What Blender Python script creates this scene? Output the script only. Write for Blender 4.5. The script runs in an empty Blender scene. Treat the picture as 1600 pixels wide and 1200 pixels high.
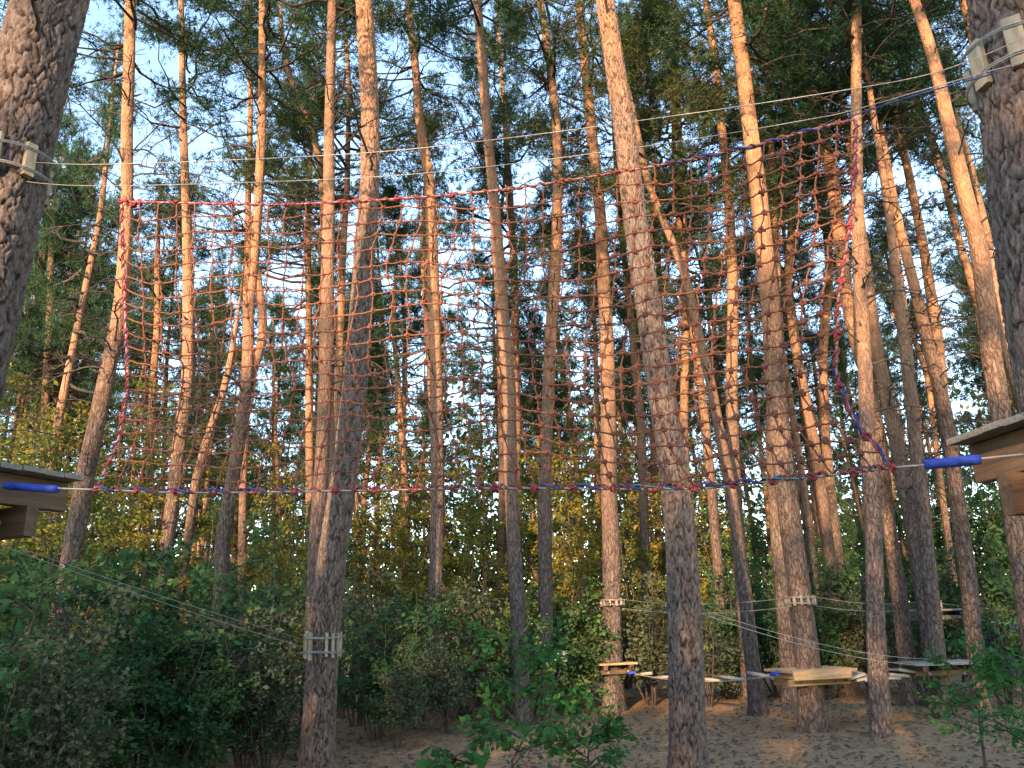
import bpy, math, random
import numpy as np
from mathutils import Matrix, Vector

# ------------------------------------------------------------------ camera, sky, sun, exposure
SC = bpy.context.scene
COL = SC.collection
F_PX, PITCH, ROLL, CAM_Z = 1232.0, math.radians(17.4), math.radians(2.3), 1.75
cam_d = bpy.data.cameras.new('camera')
cam_d.sensor_width = 36.0
cam_d.lens = 36.0 * F_PX / 1600.0
cam_d.clip_start = 0.05
cam_d.clip_end = 2000.0
cam = bpy.data.objects.new('camera', cam_d)
COL.objects.link(cam)
CAM_R = Matrix.Rotation(math.pi / 2 + PITCH, 3, 'X') @ Matrix.Rotation(-ROLL, 3, 'Z')
cam.matrix_world = Matrix.Translation((0, 0, CAM_Z)) @ CAM_R.to_4x4()
SC.camera = cam

SUN_EL, SUN_AZ = math.radians(14.5), math.radians(-20.0)     # the sun stands behind the camera, a little to its left
sun_from = Vector((math.sin(SUN_AZ) * math.cos(SUN_EL), -math.cos(SUN_AZ) * math.cos(SUN_EL), math.sin(SUN_EL)))
world = bpy.data.worlds.new('World')
SC.world = world
world.use_nodes = True
wn = world.node_tree
for n in list(wn.nodes):
    wn.nodes.remove(n)
sky = wn.nodes.new('ShaderNodeTexSky')
sky.sky_type = 'NISHITA'
sky.sun_disc = False
sky.sun_elevation = SUN_EL
sky.sun_rotation = math.atan2(sun_from.x, sun_from.y)
sky.air_density = 1.0
sky.dust_density = 0.25
sky.ozone_density = 1.0
bgn = wn.nodes.new('ShaderNodeBackground')
bgn.inputs['Strength'].default_value = 0.15
wo = wn.nodes.new('ShaderNodeOutputWorld')
wn.links.new(sky.outputs[0], bgn.inputs['Color'])
wn.links.new(bgn.outputs[0], wo.inputs['Surface'])
sl = bpy.data.lights.new('sun', 'SUN')
sl.energy = 2.5
sl.angle = math.radians(0.55)
sl.color = (1.0, 0.66, 0.38)
so = bpy.data.objects.new('sun', sl)
so.rotation_euler = sun_from.to_track_quat('Z', 'Y').to_euler()
so.location = (-10, -30, 20)
COL.objects.link(so)
SC.view_settings.view_transform = 'Standard'
SC.view_settings.look = 'None'
SC.view_settings.gamma = 1.0
SC.view_settings.exposure = 2.5
SC.view_settings.use_curve_mapping = False
SC.render.engine = 'CYCLES'
SC.cycles.max_bounces = 4
SC.cycles.diffuse_bounces = 2
SC.cycles.glossy_bounces = 2
SC.cycles.transmission_bounces = 2
SC.cycles.use_light_tree = False
SC.cycles.caustics_reflective = False
SC.cycles.caustics_refractive = False

# ------------------------------------------------------------------ helpers
rng = np.random.default_rng(11)
rnd = random.Random(5)

def ray(x, y):
    return CAM_R @ Vector(((x - 800) / F_PX, (600 - y) / F_PX, -1.0))
def at(x, y, Y):                      # the point of a pixel's ray that lies Y metres ahead
    d = ray(x, y)
    return Vector((0, 0, CAM_Z)) + d * (Y / d.y)
def depth(p):                          # distance along the camera's axis
    return -((CAM_R.transposed() @ (Vector(p) - Vector((0, 0, CAM_Z)))).z)
def ground_z(x, y):
    return (0.07 * math.sin(x * .31 + 1.3) * math.cos(y * .27) + 0.05 * math.sin(x * .83 + y * .57)
            + 0.10 * math.sin(y * .11 + x * .05))
def on_ground(x, y):
    d = ray(x, y)
    z = 0.0
    for _ in range(6):
        t = (z - CAM_Z) / d.z
        p = Vector((0, 0, CAM_Z)) + d * t
        z = ground_z(p.x, p.y)
    return p

class MB:
    """Collects geometry for one mesh object."""
    def __init__(self):
        self.v, self.f, self.m, self.n = [], [], [], 0
    def add(self, v, f, mat=0):
        v = np.asarray(v, float).reshape(-1, 3)
        f = np.asarray(f, int)
        self.v.append(v)
        self.f.append(f + self.n)
        self.m.append(np.full(len(f), mat, int))
        self.n += len(v)
    def tube(self, pts, rad, sides=6, mat=0, cap=True):
        P = np.asarray([tuple(p) for p in pts], float)
        n = len(P)
        R = np.full(n, rad, float) if np.isscalar(rad) else np.asarray(rad, float)
        T = np.gradient(P, axis=0)
        T /= np.linalg.norm(T, axis=1)[:, None] + 1e-9
        ref = np.array([0, 0, 1.0]) if abs(T[:, 2]).mean() < .8 else np.array([1.0, 0, 0])
        A = np.cross(T, ref); A /= np.linalg.norm(A, axis=1)[:, None] + 1e-9
        B = np.cross(T, A)
        th = np.arange(sides) / sides * 2 * math.pi
        V = (P[:, None, :] + R[:, None, None] * (np.cos(th)[None, :, None] * A[:, None, :] + np.sin(th)[None, :, None] * B[:, None, :])).reshape(-1, 3)
        i = np.arange(n - 1)[:, None] * sides
        j = np.arange(sides)[None, :]
        k = (j + 1) % sides
        Fq = np.stack([i + j, i + k, i + sides + k, i + sides + j], -1).reshape(-1, 4)
        self.add(V, Fq, mat)
        if cap and sides == 4:
            o = self.n - len(V)
            self.f.append(np.array([[o, o + 3, o + 2, o + 1], [o + (n - 1) * 4 + q for q in range(4)]])); self.m.append(np.full(2, mat, int))
        elif cap:
            for base in (0, (n - 1) * sides):
                c = P[0] if base == 0 else P[-1]
                o = self.n - len(V) if base == 0 else self.n - len(V) - 1
                self.v.append(c.reshape(1, 3)); ci = self.n; self.n += 1
                st = o + base
                tri = [[st + q, st + (q + 1) % sides, ci, ci] for q in range(sides)]
                self.f.append(np.array([t[:3] + [-1] for t in tri])); self.m.append(np.full(sides, mat, int))
    def box(self, c, s, rot=None, mat=0, bev=0.0):
        x, y, z = (q / 2 for q in s)
        b = min(bev, x * .4, y * .4, z * .4)
        if b <= 0:
            V = np.array([[i * x, j * y, k * z] for i in (-1, 1) for j in (-1, 1) for k in (-1, 1)])
            Fq = [[0, 1, 3, 2], [4, 6, 7, 5], [0, 4, 5, 1], [2, 3, 7, 6], [0, 2, 6, 4], [1, 5, 7, 3]]
        else:                                          # chamfered long edges in X: octagonal section
            sec = [(y, z - b), (y - b, z), (-y + b, z), (-y, z - b), (-y, -z + b), (-y + b, -z), (y - b, -z), (y, -z + b)]
            V = np.array([[sx, p, q] for sx in (-x, x) for p, q in sec])
            Fq = [[i, (i + 1) % 8, 8 + (i + 1) % 8, 8 + i] for i in range(8)]
            Fq += [[0, 7, 6, 1], [1, 6, 5, 2], [2, 5, 4, 3], [8, 9, 14, 15], [9, 10, 13, 14], [10, 11, 12, 13]]
        if rot is not None:
            V = V @ np.array(rot.to_3x3() if hasattr(rot, 'to_3x3') else rot).T
        self.add(V + np.array(tuple(c)), Fq, mat)
    def mesh(self, name, mats, smooth=True):
        me = bpy.data.meshes.new(name)
        V = np.concatenate(self.v)
        starts, loops, tot, mi = [], [], 0, np.concatenate(self.m)
        L, S = [], []
        for f in self.f:
            if f.shape[1] == 4 and (f[:, 3] < 0).all():
                f = f[:, :3]
            L.append(f.reshape(-1)); S.append(np.full(len(f), f.shape[1]))
        L = np.concatenate(L); S = np.concatenate(S)
        me.vertices.add(len(V)); me.vertices.foreach_set('co', V.astype(np.float32).reshape(-1))
        me.loops.add(len(L)); me.loops.foreach_set('vertex_index', L.astype(np.int32))
        me.polygons.add(len(S))
        me.polygons.foreach_set('loop_start', np.concatenate([[0], np.cumsum(S)[:-1]]).astype(np.int32))
        me.polygons.foreach_set('loop_total', S.astype(np.int32))
        me.polygons.foreach_set('material_index', mi.astype(np.int32))
        me.polygons.foreach_set('use_smooth', np.full(len(S), smooth))
        for m in (mats if isinstance(mats, (list, tuple)) else [mats]):
            me.materials.append(m)
        me.update(calc_edges=True)
        return me

def obj(name, me, parent=None, loc=(0, 0, 0), rot=(0, 0, 0), scale=(1, 1, 1), kind=None, label=None):
    o = bpy.data.objects.new(name, me)
    COL.objects.link(o)
    o.parent = parent
    o.location = loc; o.rotation_euler = rot; o.scale = scale
    if kind: o['kind'] = kind
    if label: o['label'] = label
    return o
def thing(name, label, cat, loc=(0, 0, 0), group=None, me=None, rz=0.0):
    o = obj(name, me, None, loc, (0, 0, rz))
    o['label'] = label; o['category'] = cat
    if group: o['group'] = group
    return o

# ------------------------------------------------------------------ materials
def new_mat(name):
    m = bpy.data.materials.new(name); m.use_nodes = True
    nt = m.node_tree
    return m, nt, nt.nodes['Principled BSDF']
def node(nt, t, **kw):
    n = nt.nodes.new(t)
    for k, v in kw.items():
        if k.startswith('i_'):
            n.inputs[k[2:].replace('_', ' ')].default_value = v
        else:
            setattr(n, k, v)
    return n
def ramp(nt, fac, stops, interp='LINEAR'):
    r = nt.nodes.new('ShaderNodeValToRGB')
    r.color_ramp.interpolation = interp
    while len(r.color_ramp.elements) < len(stops):
        r.color_ramp.elements.new(0.5)
    for e, (p, c) in zip(r.color_ramp.elements, stops):
        e.position = p; e.color = (*c, 1) if len(c) == 3 else c
    nt.links.new(fac, r.inputs[0])
    return r.outputs[0]
def mapped(nt, scale, out='Object'):
    tc = nt.nodes.new('ShaderNodeTexCoord')
    mp = nt.nodes.new('ShaderNodeMapping')
    mp.inputs['Scale'].default_value = scale
    nt.links.new(tc.outputs[out], mp.inputs[0])
    return mp.outputs[0]
def mix(nt, fac, a, b, mode='MIX'):
    n = nt.nodes.new('ShaderNodeMix'); n.data_type = 'RGBA'; n.blend_type = mode
    for s, v in ((0, fac), (6, a), (7, b)):
        if isinstance(v, (int, float)): n.inputs[s].default_value = v
        elif isinstance(v, tuple): n.inputs[s].default_value = (*v, 1)
        else: nt.links.new(v, n.inputs[s])
    return n.outputs[2]

def bark_material(name, groove_attr):
    m, nt, p = new_mat(name)
    L = nt.links.new
    tc = nt.nodes.new('ShaderNodeTexCoord')
    sep = nt.nodes.new('ShaderNodeSeparateXYZ'); L(tc.outputs['Object'], sep.inputs[0])
    n1 = node(nt, 'ShaderNodeTexNoise', i_Scale=1.1, i_Detail=3.0); L(tc.outputs['Object'], n1.inputs['Vector'])
    ht = node(nt, 'ShaderNodeMath', operation='MULTIPLY_ADD'); L(n1.outputs['Fac'], ht.inputs[0]); ht.inputs[1].default_value = 3.4; L(sep.outputs['Z'], ht.inputs[2])
    inf = nt.nodes.new('ShaderNodeObjectInfo')
    rr = node(nt, 'ShaderNodeMath', operation='MULTIPLY_ADD'); L(inf.outputs['Random'], rr.inputs[0]); rr.inputs[1].default_value = -2.2; L(ht.outputs[0], rr.inputs[2])
    mr = node(nt, 'ShaderNodeMapRange'); L(rr.outputs[0], mr.inputs[0]); mr.inputs[1].default_value, mr.inputs[2].default_value = (7.5, 12.0) if groove_attr else (4.2, 8.6)
    v = node(nt, 'ShaderNodeTexVoronoi', feature='DISTANCE_TO_EDGE', i_Scale=1.0)
    mp = node(nt, 'ShaderNodeMapping'); mp.inputs['Scale'].default_value = (20, 20, 4.2)
    n0 = node(nt, 'ShaderNodeTexNoise', i_Scale=5.0, i_Detail=4.0); L(tc.outputs['Object'], n0.inputs['Vector'])
    ds = mix(nt, 0.17, tc.outputs['Object'], n0.outputs['Color'])
    L(ds, mp.inputs[0]); L(mp.outputs[0], v.inputs['Vector'])
    fine = node(nt, 'ShaderNodeTexNoise', i_Scale=1.0, i_Detail=6.0, i_Roughness=.65)
    mp2 = node(nt, 'ShaderNodeMapping'); mp2.inputs['Scale'].default_value = (38, 38, 11); L(tc.outputs['Object'], mp2.inputs[0]); L(mp2.outputs[0], fine.inputs['Vector'])
    blot = node(nt, 'ShaderNodeTexNoise', i_Scale=3.2, i_Detail=4.0); L(tc.outputs['Object'], blot.inputs['Vector'])
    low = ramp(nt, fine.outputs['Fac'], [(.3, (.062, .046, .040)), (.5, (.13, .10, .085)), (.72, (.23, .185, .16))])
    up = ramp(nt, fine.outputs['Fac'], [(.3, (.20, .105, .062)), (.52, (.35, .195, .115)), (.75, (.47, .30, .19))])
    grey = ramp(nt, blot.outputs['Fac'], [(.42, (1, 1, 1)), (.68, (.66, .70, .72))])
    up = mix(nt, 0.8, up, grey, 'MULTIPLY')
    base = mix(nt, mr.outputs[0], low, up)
    if groove_attr:
        at_ = node(nt, 'ShaderNodeAttribute', attribute_name='groove')
        gfac = at_.outputs['Fac']
        gcol = ramp(nt, gfac, [(.0, (.16, .14, .135)), (.35, (.62, .60, .58)), (.75, (1.0, 1.0, 1.0)), (1, (1.22, 1.2, 1.18))])
    else:
        gcol = ramp(nt, v.outputs['Distance'], [(.0, (.36, .32, .30)), (.10, (.85, .85, .85)), (.35, (1.1, 1.1, 1.1))])
        weak = mix(nt, mr.outputs[0], gcol, (1.0, 1.0, 1.0))
        gcol = mix(nt, 0.75, gcol, weak)
    tint = ramp(nt, inf.outputs['Random'], [(0, (.78, .80, .84)), (.5, (1, .98, .96)), (1, (1.12, 1.0, .88))])
    base = mix(nt, 1.0, base, tint, 'MULTIPLY')
    L(mix(nt, 1.0, base, gcol, 'MULTIPLY'), p.inputs['Base Color'])
    p.inputs['Roughness'].default_value = .95
    p.inputs['Specular IOR Level'].default_value = .15
    hsum = node(nt, 'ShaderNodeMath', operation='MULTIPLY_ADD')
    clampd = node(nt, 'ShaderNodeMath', operation='MINIMUM'); L(v.outputs['Distance'], clampd.inputs[0]); clampd.inputs[1].default_value = .22
    L(fine.outputs['Fac'], hsum.inputs[0]); hsum.inputs[1].default_value = .42 if groove_attr else .22
    if groove_attr: hsum.inputs[2].default_value = 0
    else: L(clampd.outputs[0], hsum.inputs[2])
    b = node(nt, 'ShaderNodeBump', i_Strength=.9, i_Distance=.05); L(hsum.outputs[0], b.inputs['Height']); L(b.outputs[0], p.inputs['Normal'])
    return m

def leaf_material(name, cols, trans=.35, mixrandom=.5):
    m = bpy.data.materials.new(name); m.use_nodes = True
    nt = m.node_tree; L = nt.links.new
    for n in list(nt.nodes): nt.nodes.remove(n)
    g = nt.nodes.new('ShaderNodeNewGeometry')
    oi = nt.nodes.new('ShaderNodeObjectInfo')
    tc = nt.nodes.new('ShaderNodeTexCoord')
    ns = node(nt, 'ShaderNodeTexNoise', i_Scale=.9, i_Detail=2.0); L(tc.outputs['Object'], ns.inputs['Vector'])
    a = node(nt, 'ShaderNodeMath', operation='MULTIPLY_ADD'); L(g.outputs['Random Per Island'], a.inputs[0]); a.inputs[1].default_value = .42
    b = node(nt, 'ShaderNodeMath', operation='MULTIPLY_ADD'); L(oi.outputs['Random'], b.inputs[0]); b.inputs[1].default_value = mixrandom
    c = node(nt, 'ShaderNodeMath', operation='MULTIPLY_ADD'); L(ns.outputs['Fac'], c.inputs[0]); c.inputs[1].default_value = .5; c.inputs[2].default_value = -.2
    L(b.outputs[0], a.inputs[2]); L(c.outputs[0], b.inputs[2])
    col = ramp(nt, a.outputs[0], [(i / (len(cols) - 1), q) for i, q in enumerate(cols)])
    d = nt.nodes.new('ShaderNodeBsdfDiffuse'); t = nt.nodes.new('ShaderNodeBsdfTranslucent')
    L(col, d.inputs[0]); L(col, t.inputs[0])
    ms = nt.nodes.new('ShaderNodeMixShader'); ms.inputs[0].default_value = trans
    L(d.outputs[0], ms.inputs[1]); L(t.outputs[0], ms.inputs[2])
    o = nt.nodes.new('ShaderNodeOutputMaterial'); L(ms.outputs[0], o.inputs[0])
    return m

def plain_material(name, a, b, scale=(8, 8, 8), rough=.8, bump=.0, metallic=0.0, spread=(.35, .65)):
    m, nt, p = new_mat(name)
    n = node(nt, 'ShaderNodeTexNoise', i_Scale=1.0, i_Detail=5.0, i_Roughness=.6)
    nt.links.new(mapped(nt, scale), n.inputs['Vector'])
    col = ramp(nt, n.outputs['Fac'], [(spread[0], a), (spread[1], b)])
    oi = nt.nodes.new('ShaderNodeObjectInfo')
    var = ramp(nt, oi.outputs['Random'], [(0, (.78, .78, .78)), (1, (1.12, 1.1, 1.06))])
    nt.links.new(mix(nt, 1.0, col, var, 'MULTIPLY'), p.inputs['Base Color'])
    p.inputs['Roughness'].default_value = rough
    p.inputs['Metallic'].default_value = metallic
    p.inputs['Specular IOR Level'].default_value = .25
    if bump:
        b_ = node(nt, 'ShaderNodeBump', i_Strength=bump, i_Distance=.02)
        nt.links.new(n.outputs['Fac'], b_.inputs['Height']); nt.links.new(b_.outputs[0], p.inputs['Normal'])
    return m

BARK = bark_material('pine_bark', False)
BARKN = bark_material('pine_bark_plated', True)
DEAD = plain_material('dead_wood', (.040, .032, .029), (.10, .08, .068), (14, 14, 14), .9)
NEEDLE = leaf_material('pine_needles', [(.018, .046, .034), (.032, .072, .040), (.060, .105, .045), (.125, .125, .042)], .25, .55)
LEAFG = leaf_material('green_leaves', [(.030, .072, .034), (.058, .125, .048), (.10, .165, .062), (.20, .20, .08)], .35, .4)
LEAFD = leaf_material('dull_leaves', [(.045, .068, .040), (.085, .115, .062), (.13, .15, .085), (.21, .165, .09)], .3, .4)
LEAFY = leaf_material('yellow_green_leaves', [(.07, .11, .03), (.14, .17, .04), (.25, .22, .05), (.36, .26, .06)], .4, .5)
LEAFO = leaf_material('oak_leaves', [(.025, .085, .03), (.04, .13, .04), (.07, .17, .045), (.15, .19, .05)], .4, .3)
WOOD = plain_material('fresh_timber', (.30, .195, .10), (.45, .32, .185), (3, 26, 26), .75, .25)
WOODB = plain_material('stained_timber', (.085, .052, .032), (.17, .105, .064), (2.5, 22, 22), .7, .3)
WOODG = plain_material('weathered_timber', (.15, .142, .12), (.29, .275, .235), (3, 24, 24), .85, .3)
STEEL = plain_material('steel_cable', (.22, .215, .20), (.38, .37, .34), (60, 60, 60), .5, 0, .3)
ROPE = plain_material('terracotta_rope', (.135, .050, .032), (.25, .098, .058), (50, 50, 50), .85, .3)
ROPER = plain_material('red_cord', (.22, .03, .04), (.35, .07, .08), (40, 40, 40), .8)
ROPEB = plain_material('blue_cord', (.015, .035, .17), (.035, .09, .28), (30, 30, 30), .7)
ROPET = plain_material('teal_cord', (.02, .22, .26), (.20, .45, .46), (30, 30, 30), .7)
ROPEW = plain_material('speckled_cord', (.34, .27, .28), (.27, .04, .07), (70, 70, 70), .8, 0, 0, (.45, .55))
SLEEVE = plain_material('blue_sleeve', (.012, .03, .20), (.035, .08, .46), (16, 16, 16), .6, .4)
BLOCK = plain_material('block_wood', (.25, .20, .14), (.43, .35, .245), (20, 20, 6), .8, .2)
LOGM = plain_material('peeled_log', (.24, .21, .18), (.40, .36, .31), (3, 20, 20), .8, .2)
CONE = plain_material('cone_scales', (.05, .035, .025), (.12, .085, .06), (60, 60, 60), .9)

def ground_material():
    m, nt, p = new_mat('needle_litter')
    L = nt.links.new
    v = mapped(nt, (1, 1, 1))
    a = node(nt, 'ShaderNodeTexNoise', i_Scale=.45, i_Detail=5.0); L(v, a.inputs['Vector'])
    f = node(nt, 'ShaderNodeTexNoise', i_Scale=22.0, i_Detail=8.0, i_Roughness=.75); L(v, f.inputs['Vector'])
    g = node(nt, 'ShaderNodeTexNoise', i_Scale=6.0, i_Detail=6.0, i_Roughness=.7); L(v, g.inputs['Vector'])
    lit = ramp(nt, f.outputs['Fac'], [(.28, (.12, .068, .036)), (.48, (.33, .205, .115)), (.7, (.54, .37, .225))])
    patch = ramp(nt, g.outputs['Fac'], [(.35, (.62, .57, .52)), (.55, (1, 1, 1)), (.75, (1.15, 1.1, 1.05))])
    c = mix(nt, 1.0, lit, patch, 'MULTIPLY')
    moss = ramp(nt, a.outputs['Fac'], [(.50, (0, 0, 0)), (.68, (.55, .55, .55))])
    c = mix(nt, moss, c, (.16, .155, .085))
    L(c, p.inputs['Base Color']); p.inputs['Roughness'].default_value = .95; p.inputs['Specular IOR Level'].default_value = .1
    b = node(nt, 'ShaderNodeBump', i_Strength=.8, i_Distance=.04); L(f.outputs['Fac'], b.inputs['Height']); L(b.outputs[0], p.inputs['Normal'])
    return m

# ------------------------------------------------------------------ ground
def build_ground():
    mb = MB()
    def axis(lim0, lim1, near0, near1, fine, k):
        a = list(np.arange(near0, near1, fine)); s, x = fine, near1
        while x < lim1: a.append(x); s *= k; x += s
        a.append(lim1); s, x, low = fine, near0, []
        while x > lim0: s *= k; x -= s; low.append(max(x, lim0))
        return np.array(low[::-1] + a)
    X = axis(-420, 420, -16, 16, .22, 1.18); Y = axis(-260, 520, 2, 28, .22, 1.16)
    gx, gy = np.meshgrid(X, Y, indexing='ij')
    gz = (0.07 * np.sin(gx * .31 + 1.3) * np.cos(gy * .27) + 0.05 * np.sin(gx * .83 + gy * .57) + 0.10 * np.sin(gy * .11 + gx * .05))
    gz = gz + rng.normal(0, .008, gz.shape) * (np.abs(gx) < 16)
    V = np.stack([gx, gy, gz], -1).reshape(-1, 3)
    n, k = len(X), len(Y)
    i = np.arange(n - 1)[:, None] * k + np.arange(k - 1)[None, :]
    mb.add(V, np.stack([i, i + k, i + k + 1, i + 1], -1).reshape(-1, 4))
    obj('ground', mb.mesh('ground', ground_material()), kind='structure')
build_ground()

# ------------------------------------------------------------------ shared foliage and branch meshes
def unit(v): return v / (np.linalg.norm(v, axis=-1, keepdims=True) + 1e-9)

def needle_tufts(mb, pts, dirs, n, length, width, mat, g):
    k = len(pts)
    d = unit(np.repeat(dirs, n, 0) * .55 + g.normal(0, .62, (k * n, 3)) + np.array([0, 0, .12]))
    b = np.repeat(pts, n, 0) + g.normal(0, .03, (k * n, 3))
    s = unit(np.cross(d, g.normal(0, 1, (k * n, 3)))) * width * .5
    ln = length * g.uniform(.65, 1.25, (k * n, 1))
    V = np.stack([b - s, b + s, b + d * ln], 1).reshape(-1, 3)
    # one island per tuft is not needed: islands are single bundles
    mb.add(V, np.arange(len(V)).reshape(-1, 3), mat)

def pine_crown(seed, length=8.5, radius=2.3, nb=34, tufts=66):
    g = np.random.default_rng(seed)
    mb = MB(); P, D = [], []
    for b in range(nb):
        t = (b + g.uniform(0, 1)) / nb
        z = t * length
        prof = (math.sin(min(1.0, .18 + t * 1.05) * math.pi) ** .7) * (1.05 - .35 * t)
        R = radius * max(.22, prof) * g.uniform(.6, 1.2)
        az = g.uniform(0, 6.283) if b % 3 else b * 2.4
        el = g.uniform(.0, .35) + t * .55
        out = np.array([math.cos(az), math.sin(az), 0])
        s = np.linspace(0, 1, 6)[:, None]
        pts = np.array([0, 0, z]) + out * R * s + np.array([0, 0, 1.0]) * (R * math.tan(el) * s ** 1.6 - .12 * R * np.sin(s * math.pi))
        pts[1:] += g.normal(0, .06, (5, 3))
        mb.tube(pts, np.linspace(.035, .008, 6) * (1.3 - .6 * t), 4, 1, False)
        # side twigs carrying the needle clumps
        for q in range(6):
            f = g.uniform(.38, 1.0)
            i0 = min(4, int(f * 5)); base = pts[i0] + (pts[i0 + 1] - pts[i0]) * (f * 5 - i0)
            dirn = unit(out + g.normal(0, .75, 3) + np.array([0, 0, .35]))
            ln = g.uniform(.3, .75) * (R / radius + .35)
            tip = base + dirn * ln
            if q % 2 == 0:
                mb.tube([base, (base + tip) / 2 + g.normal(0, .03, 3), tip], [.012, .008, .004], 3, 1, False)
            m = int(tufts / 6)
            u = g.uniform(.15, 1.08, (m, 1))
            P.append(base + (tip - base) * u + g.normal(0, .17, (m, 3)) * np.array([1, 1, .55]))
            D.append(np.repeat(dirn[None, :], m, 0) + np.array([0, 0, .25]))
    P, D = np.concatenate(P), np.concatenate(D)
    needle_tufts(mb, P, D, 9, .17, .021, 0, g)
    return mb.mesh('crown', [NEEDLE, DEAD])
CROWNS = [pine_crown(100 + i, 8.5, 2.2 + .25 * (i % 3), 32 + 2 * (i % 4)) for i in range(7)]

def dead_branch(seed):
    g = np.random.default_rng(seed); mb = MB()
    L = g.uniform(.9, 2.3)
    s = np.linspace(0, 1, 9)
    up, dr = g.uniform(.1, .55), g.uniform(.2, .75)
    side = g.normal(0, .22)
    pts = np.stack([L * s, L * side * s ** 2, L * (up * s - dr * s ** 2.2)], 1)
    pts[1:] += g.normal(0, .014, (8, 3))
    mb.tube(pts, np.linspace(.020, .005, 9), 4, 0, False)
    for q in range(g.integers(6, 11)):
        i = g.integers(2, 8)
        l2 = g.uniform(.2, .65) * (1.15 - i / 10)
        d = np.array([g.uniform(.2, 1), g.choice([-1, 1]) * g.uniform(.4, 1), g.normal(-.1, .4)]); d /= np.linalg.norm(d)
        m = pts[i] + d * l2 * .5 + np.array([0, 0, g.normal(0, .05)])
        e = pts[i] + d * l2 + np.array([0, 0, -.12 * l2])
        mb.tube([pts[i], m, e], [.010, .007, .003], 3, 0, False)
        if g.random() < .6:
            d2 = unit(d + g.normal(0, .6, 3)); mb.tube([m, m + d2 * l2 * .3, m + d2 * l2 * .55], [.006, .004, .002], 3, 0, False)
    return mb.mesh('dead_branch', DEAD)
BRANCHES = [dead_branch(300 + i) for i in range(12)]

def stub_mesh(seed):
    g = np.random.default_rng(seed); mb = MB()
    l = g.uniform(.06, .2)
    mb.tube([(-.03, 0, 0), (l * .5, 0, .01), (l, 0, .04)], [.026, .02, .012], 6, 0, True)
    return mb.mesh('branch_stub', DEAD)
STUBS = [stub_mesh(i) for i in range(4)]

def leaf_quads(mb, P, N, size, mat, g, droop=.0):
    k = len(P)
    d = unit(N + g.normal(0, .6, (k, 3)) + np.array([0, 0, -droop]))
    nrm = unit(g.normal(0, .6, (k, 3)) + np.array([0, -.25, .8]))
    s = unit(np.cross(d, nrm))
    sz = size * g.choice([.6, .85, 1.1, 1.5], (k, 1), p=[.3, .35, .25, .1]) * g.uniform(.85, 1.15, (k, 1))
    up = unit(np.cross(s, d))
    V = np.stack([P, P + d * sz * .5 + s * sz * .30 - up * sz * .06, P + d * sz, P + d * sz * .5 - s * sz * .30 - up * sz * .06], 1).reshape(-1, 3)
    i = np.arange(k)[:, None] * 4
    mb.add(V, np.concatenate([i + 0, i + 1, i + 2, i + 3], 1), mat)

def shrub_meshes(seed, height, spread, stems, leaves, leaf, matl, thin=1.0):
    """Stems mesh and foliage mesh of a multi-stemmed leafy shrub or young broadleaf tree."""
    g = np.random.default_rng(seed)
    st, fo = MB(), MB(); P, N = [], []
    twigs = []
    for s in range(stems):
        az = g.uniform(0, 6.283); lean = g.uniform(.05, .9) * spread
        top = np.array([math.cos(az) * lean, math.sin(az) * lean, height * g.uniform(.65, 1.0)])
        t = np.linspace(0, 1, 8)[:, None]
        pts = np.array([math.cos(az), math.sin(az), 0]) * .06 + top * t + np.array([math.cos(az), math.sin(az), 0]) * lean * .35 * np.sin(t * math.pi) * g.normal(0, .5)
        pts[1:] += g.normal(0, .02 * height, (7, 3)) * .5
        pts[0, 2] = -.05
        st.tube(pts, np.linspace(.008 + .005 * height, .004, 8) * thin, 5, 0, False)
        for q in range(int(7 + height * 2.2)):
            f = g.uniform(.22, 1.0); i0 = min(6, int(f * 7)); base = pts[i0] + (pts[i0 + 1] - pts[i0]) * (f * 7 - i0)
            a2 = g.uniform(0, 6.283)
            d = unit(np.array([math.cos(a2), math.sin(a2), g.uniform(-.1, .8)]))
            l = g.uniform(.25, .8) * spread * (1.15 - .6 * f)
            e = base + d * l + np.array([0, 0, -.1 * l]); mdl = base + d * l * .5 + g.normal(0, .03, 3)
            st.tube([base, mdl, e], [.008 * thin, .006 * thin, .003], 3, 0, False)
            twigs.append((base, mdl, e, d, l))
    w = np.array([t[4] for t in twigs]); w /= w.sum()
    pick = g.choice(len(twigs), leaves, p=w)
    B = np.array([t[0] for t in twigs])[pick]; E = np.array([t[2] for t in twigs])[pick]; D = np.array([t[3] for t in twigs])[pick]
    u = g.uniform(.25, 1.08, (leaves, 1))
    P = B + (E - B) * u + g.normal(0, .058 * spread ** .5, (leaves, 3))
    P[:, 2] = np.maximum(P[:, 2], .04)
    leaf_quads(fo, P, D, leaf, 0, g, .3)
    return st.mesh('stems', DEAD), fo.mesh('foliage', matl)
SH_GREEN = [shrub_meshes(500 + i, 2.2, .95, 7, 4200, .080, LEAFG) for i in range(3)]
SH_DULL = [shrub_meshes(520 + i, 2.2, .95, 8, 4000, .066, LEAFD) for i in range(3)]
SH_TALL = [shrub_meshes(540 + i, 6.0, 1.5, 5, 9000, .085, LEAFY, 1.2) for i in range(3)]
SH_TALLG = [shrub_meshes(560 + i, 6.0, 1.6, 5, 10000, .09, LEAFG, 1.2) for i in range(2)]

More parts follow.
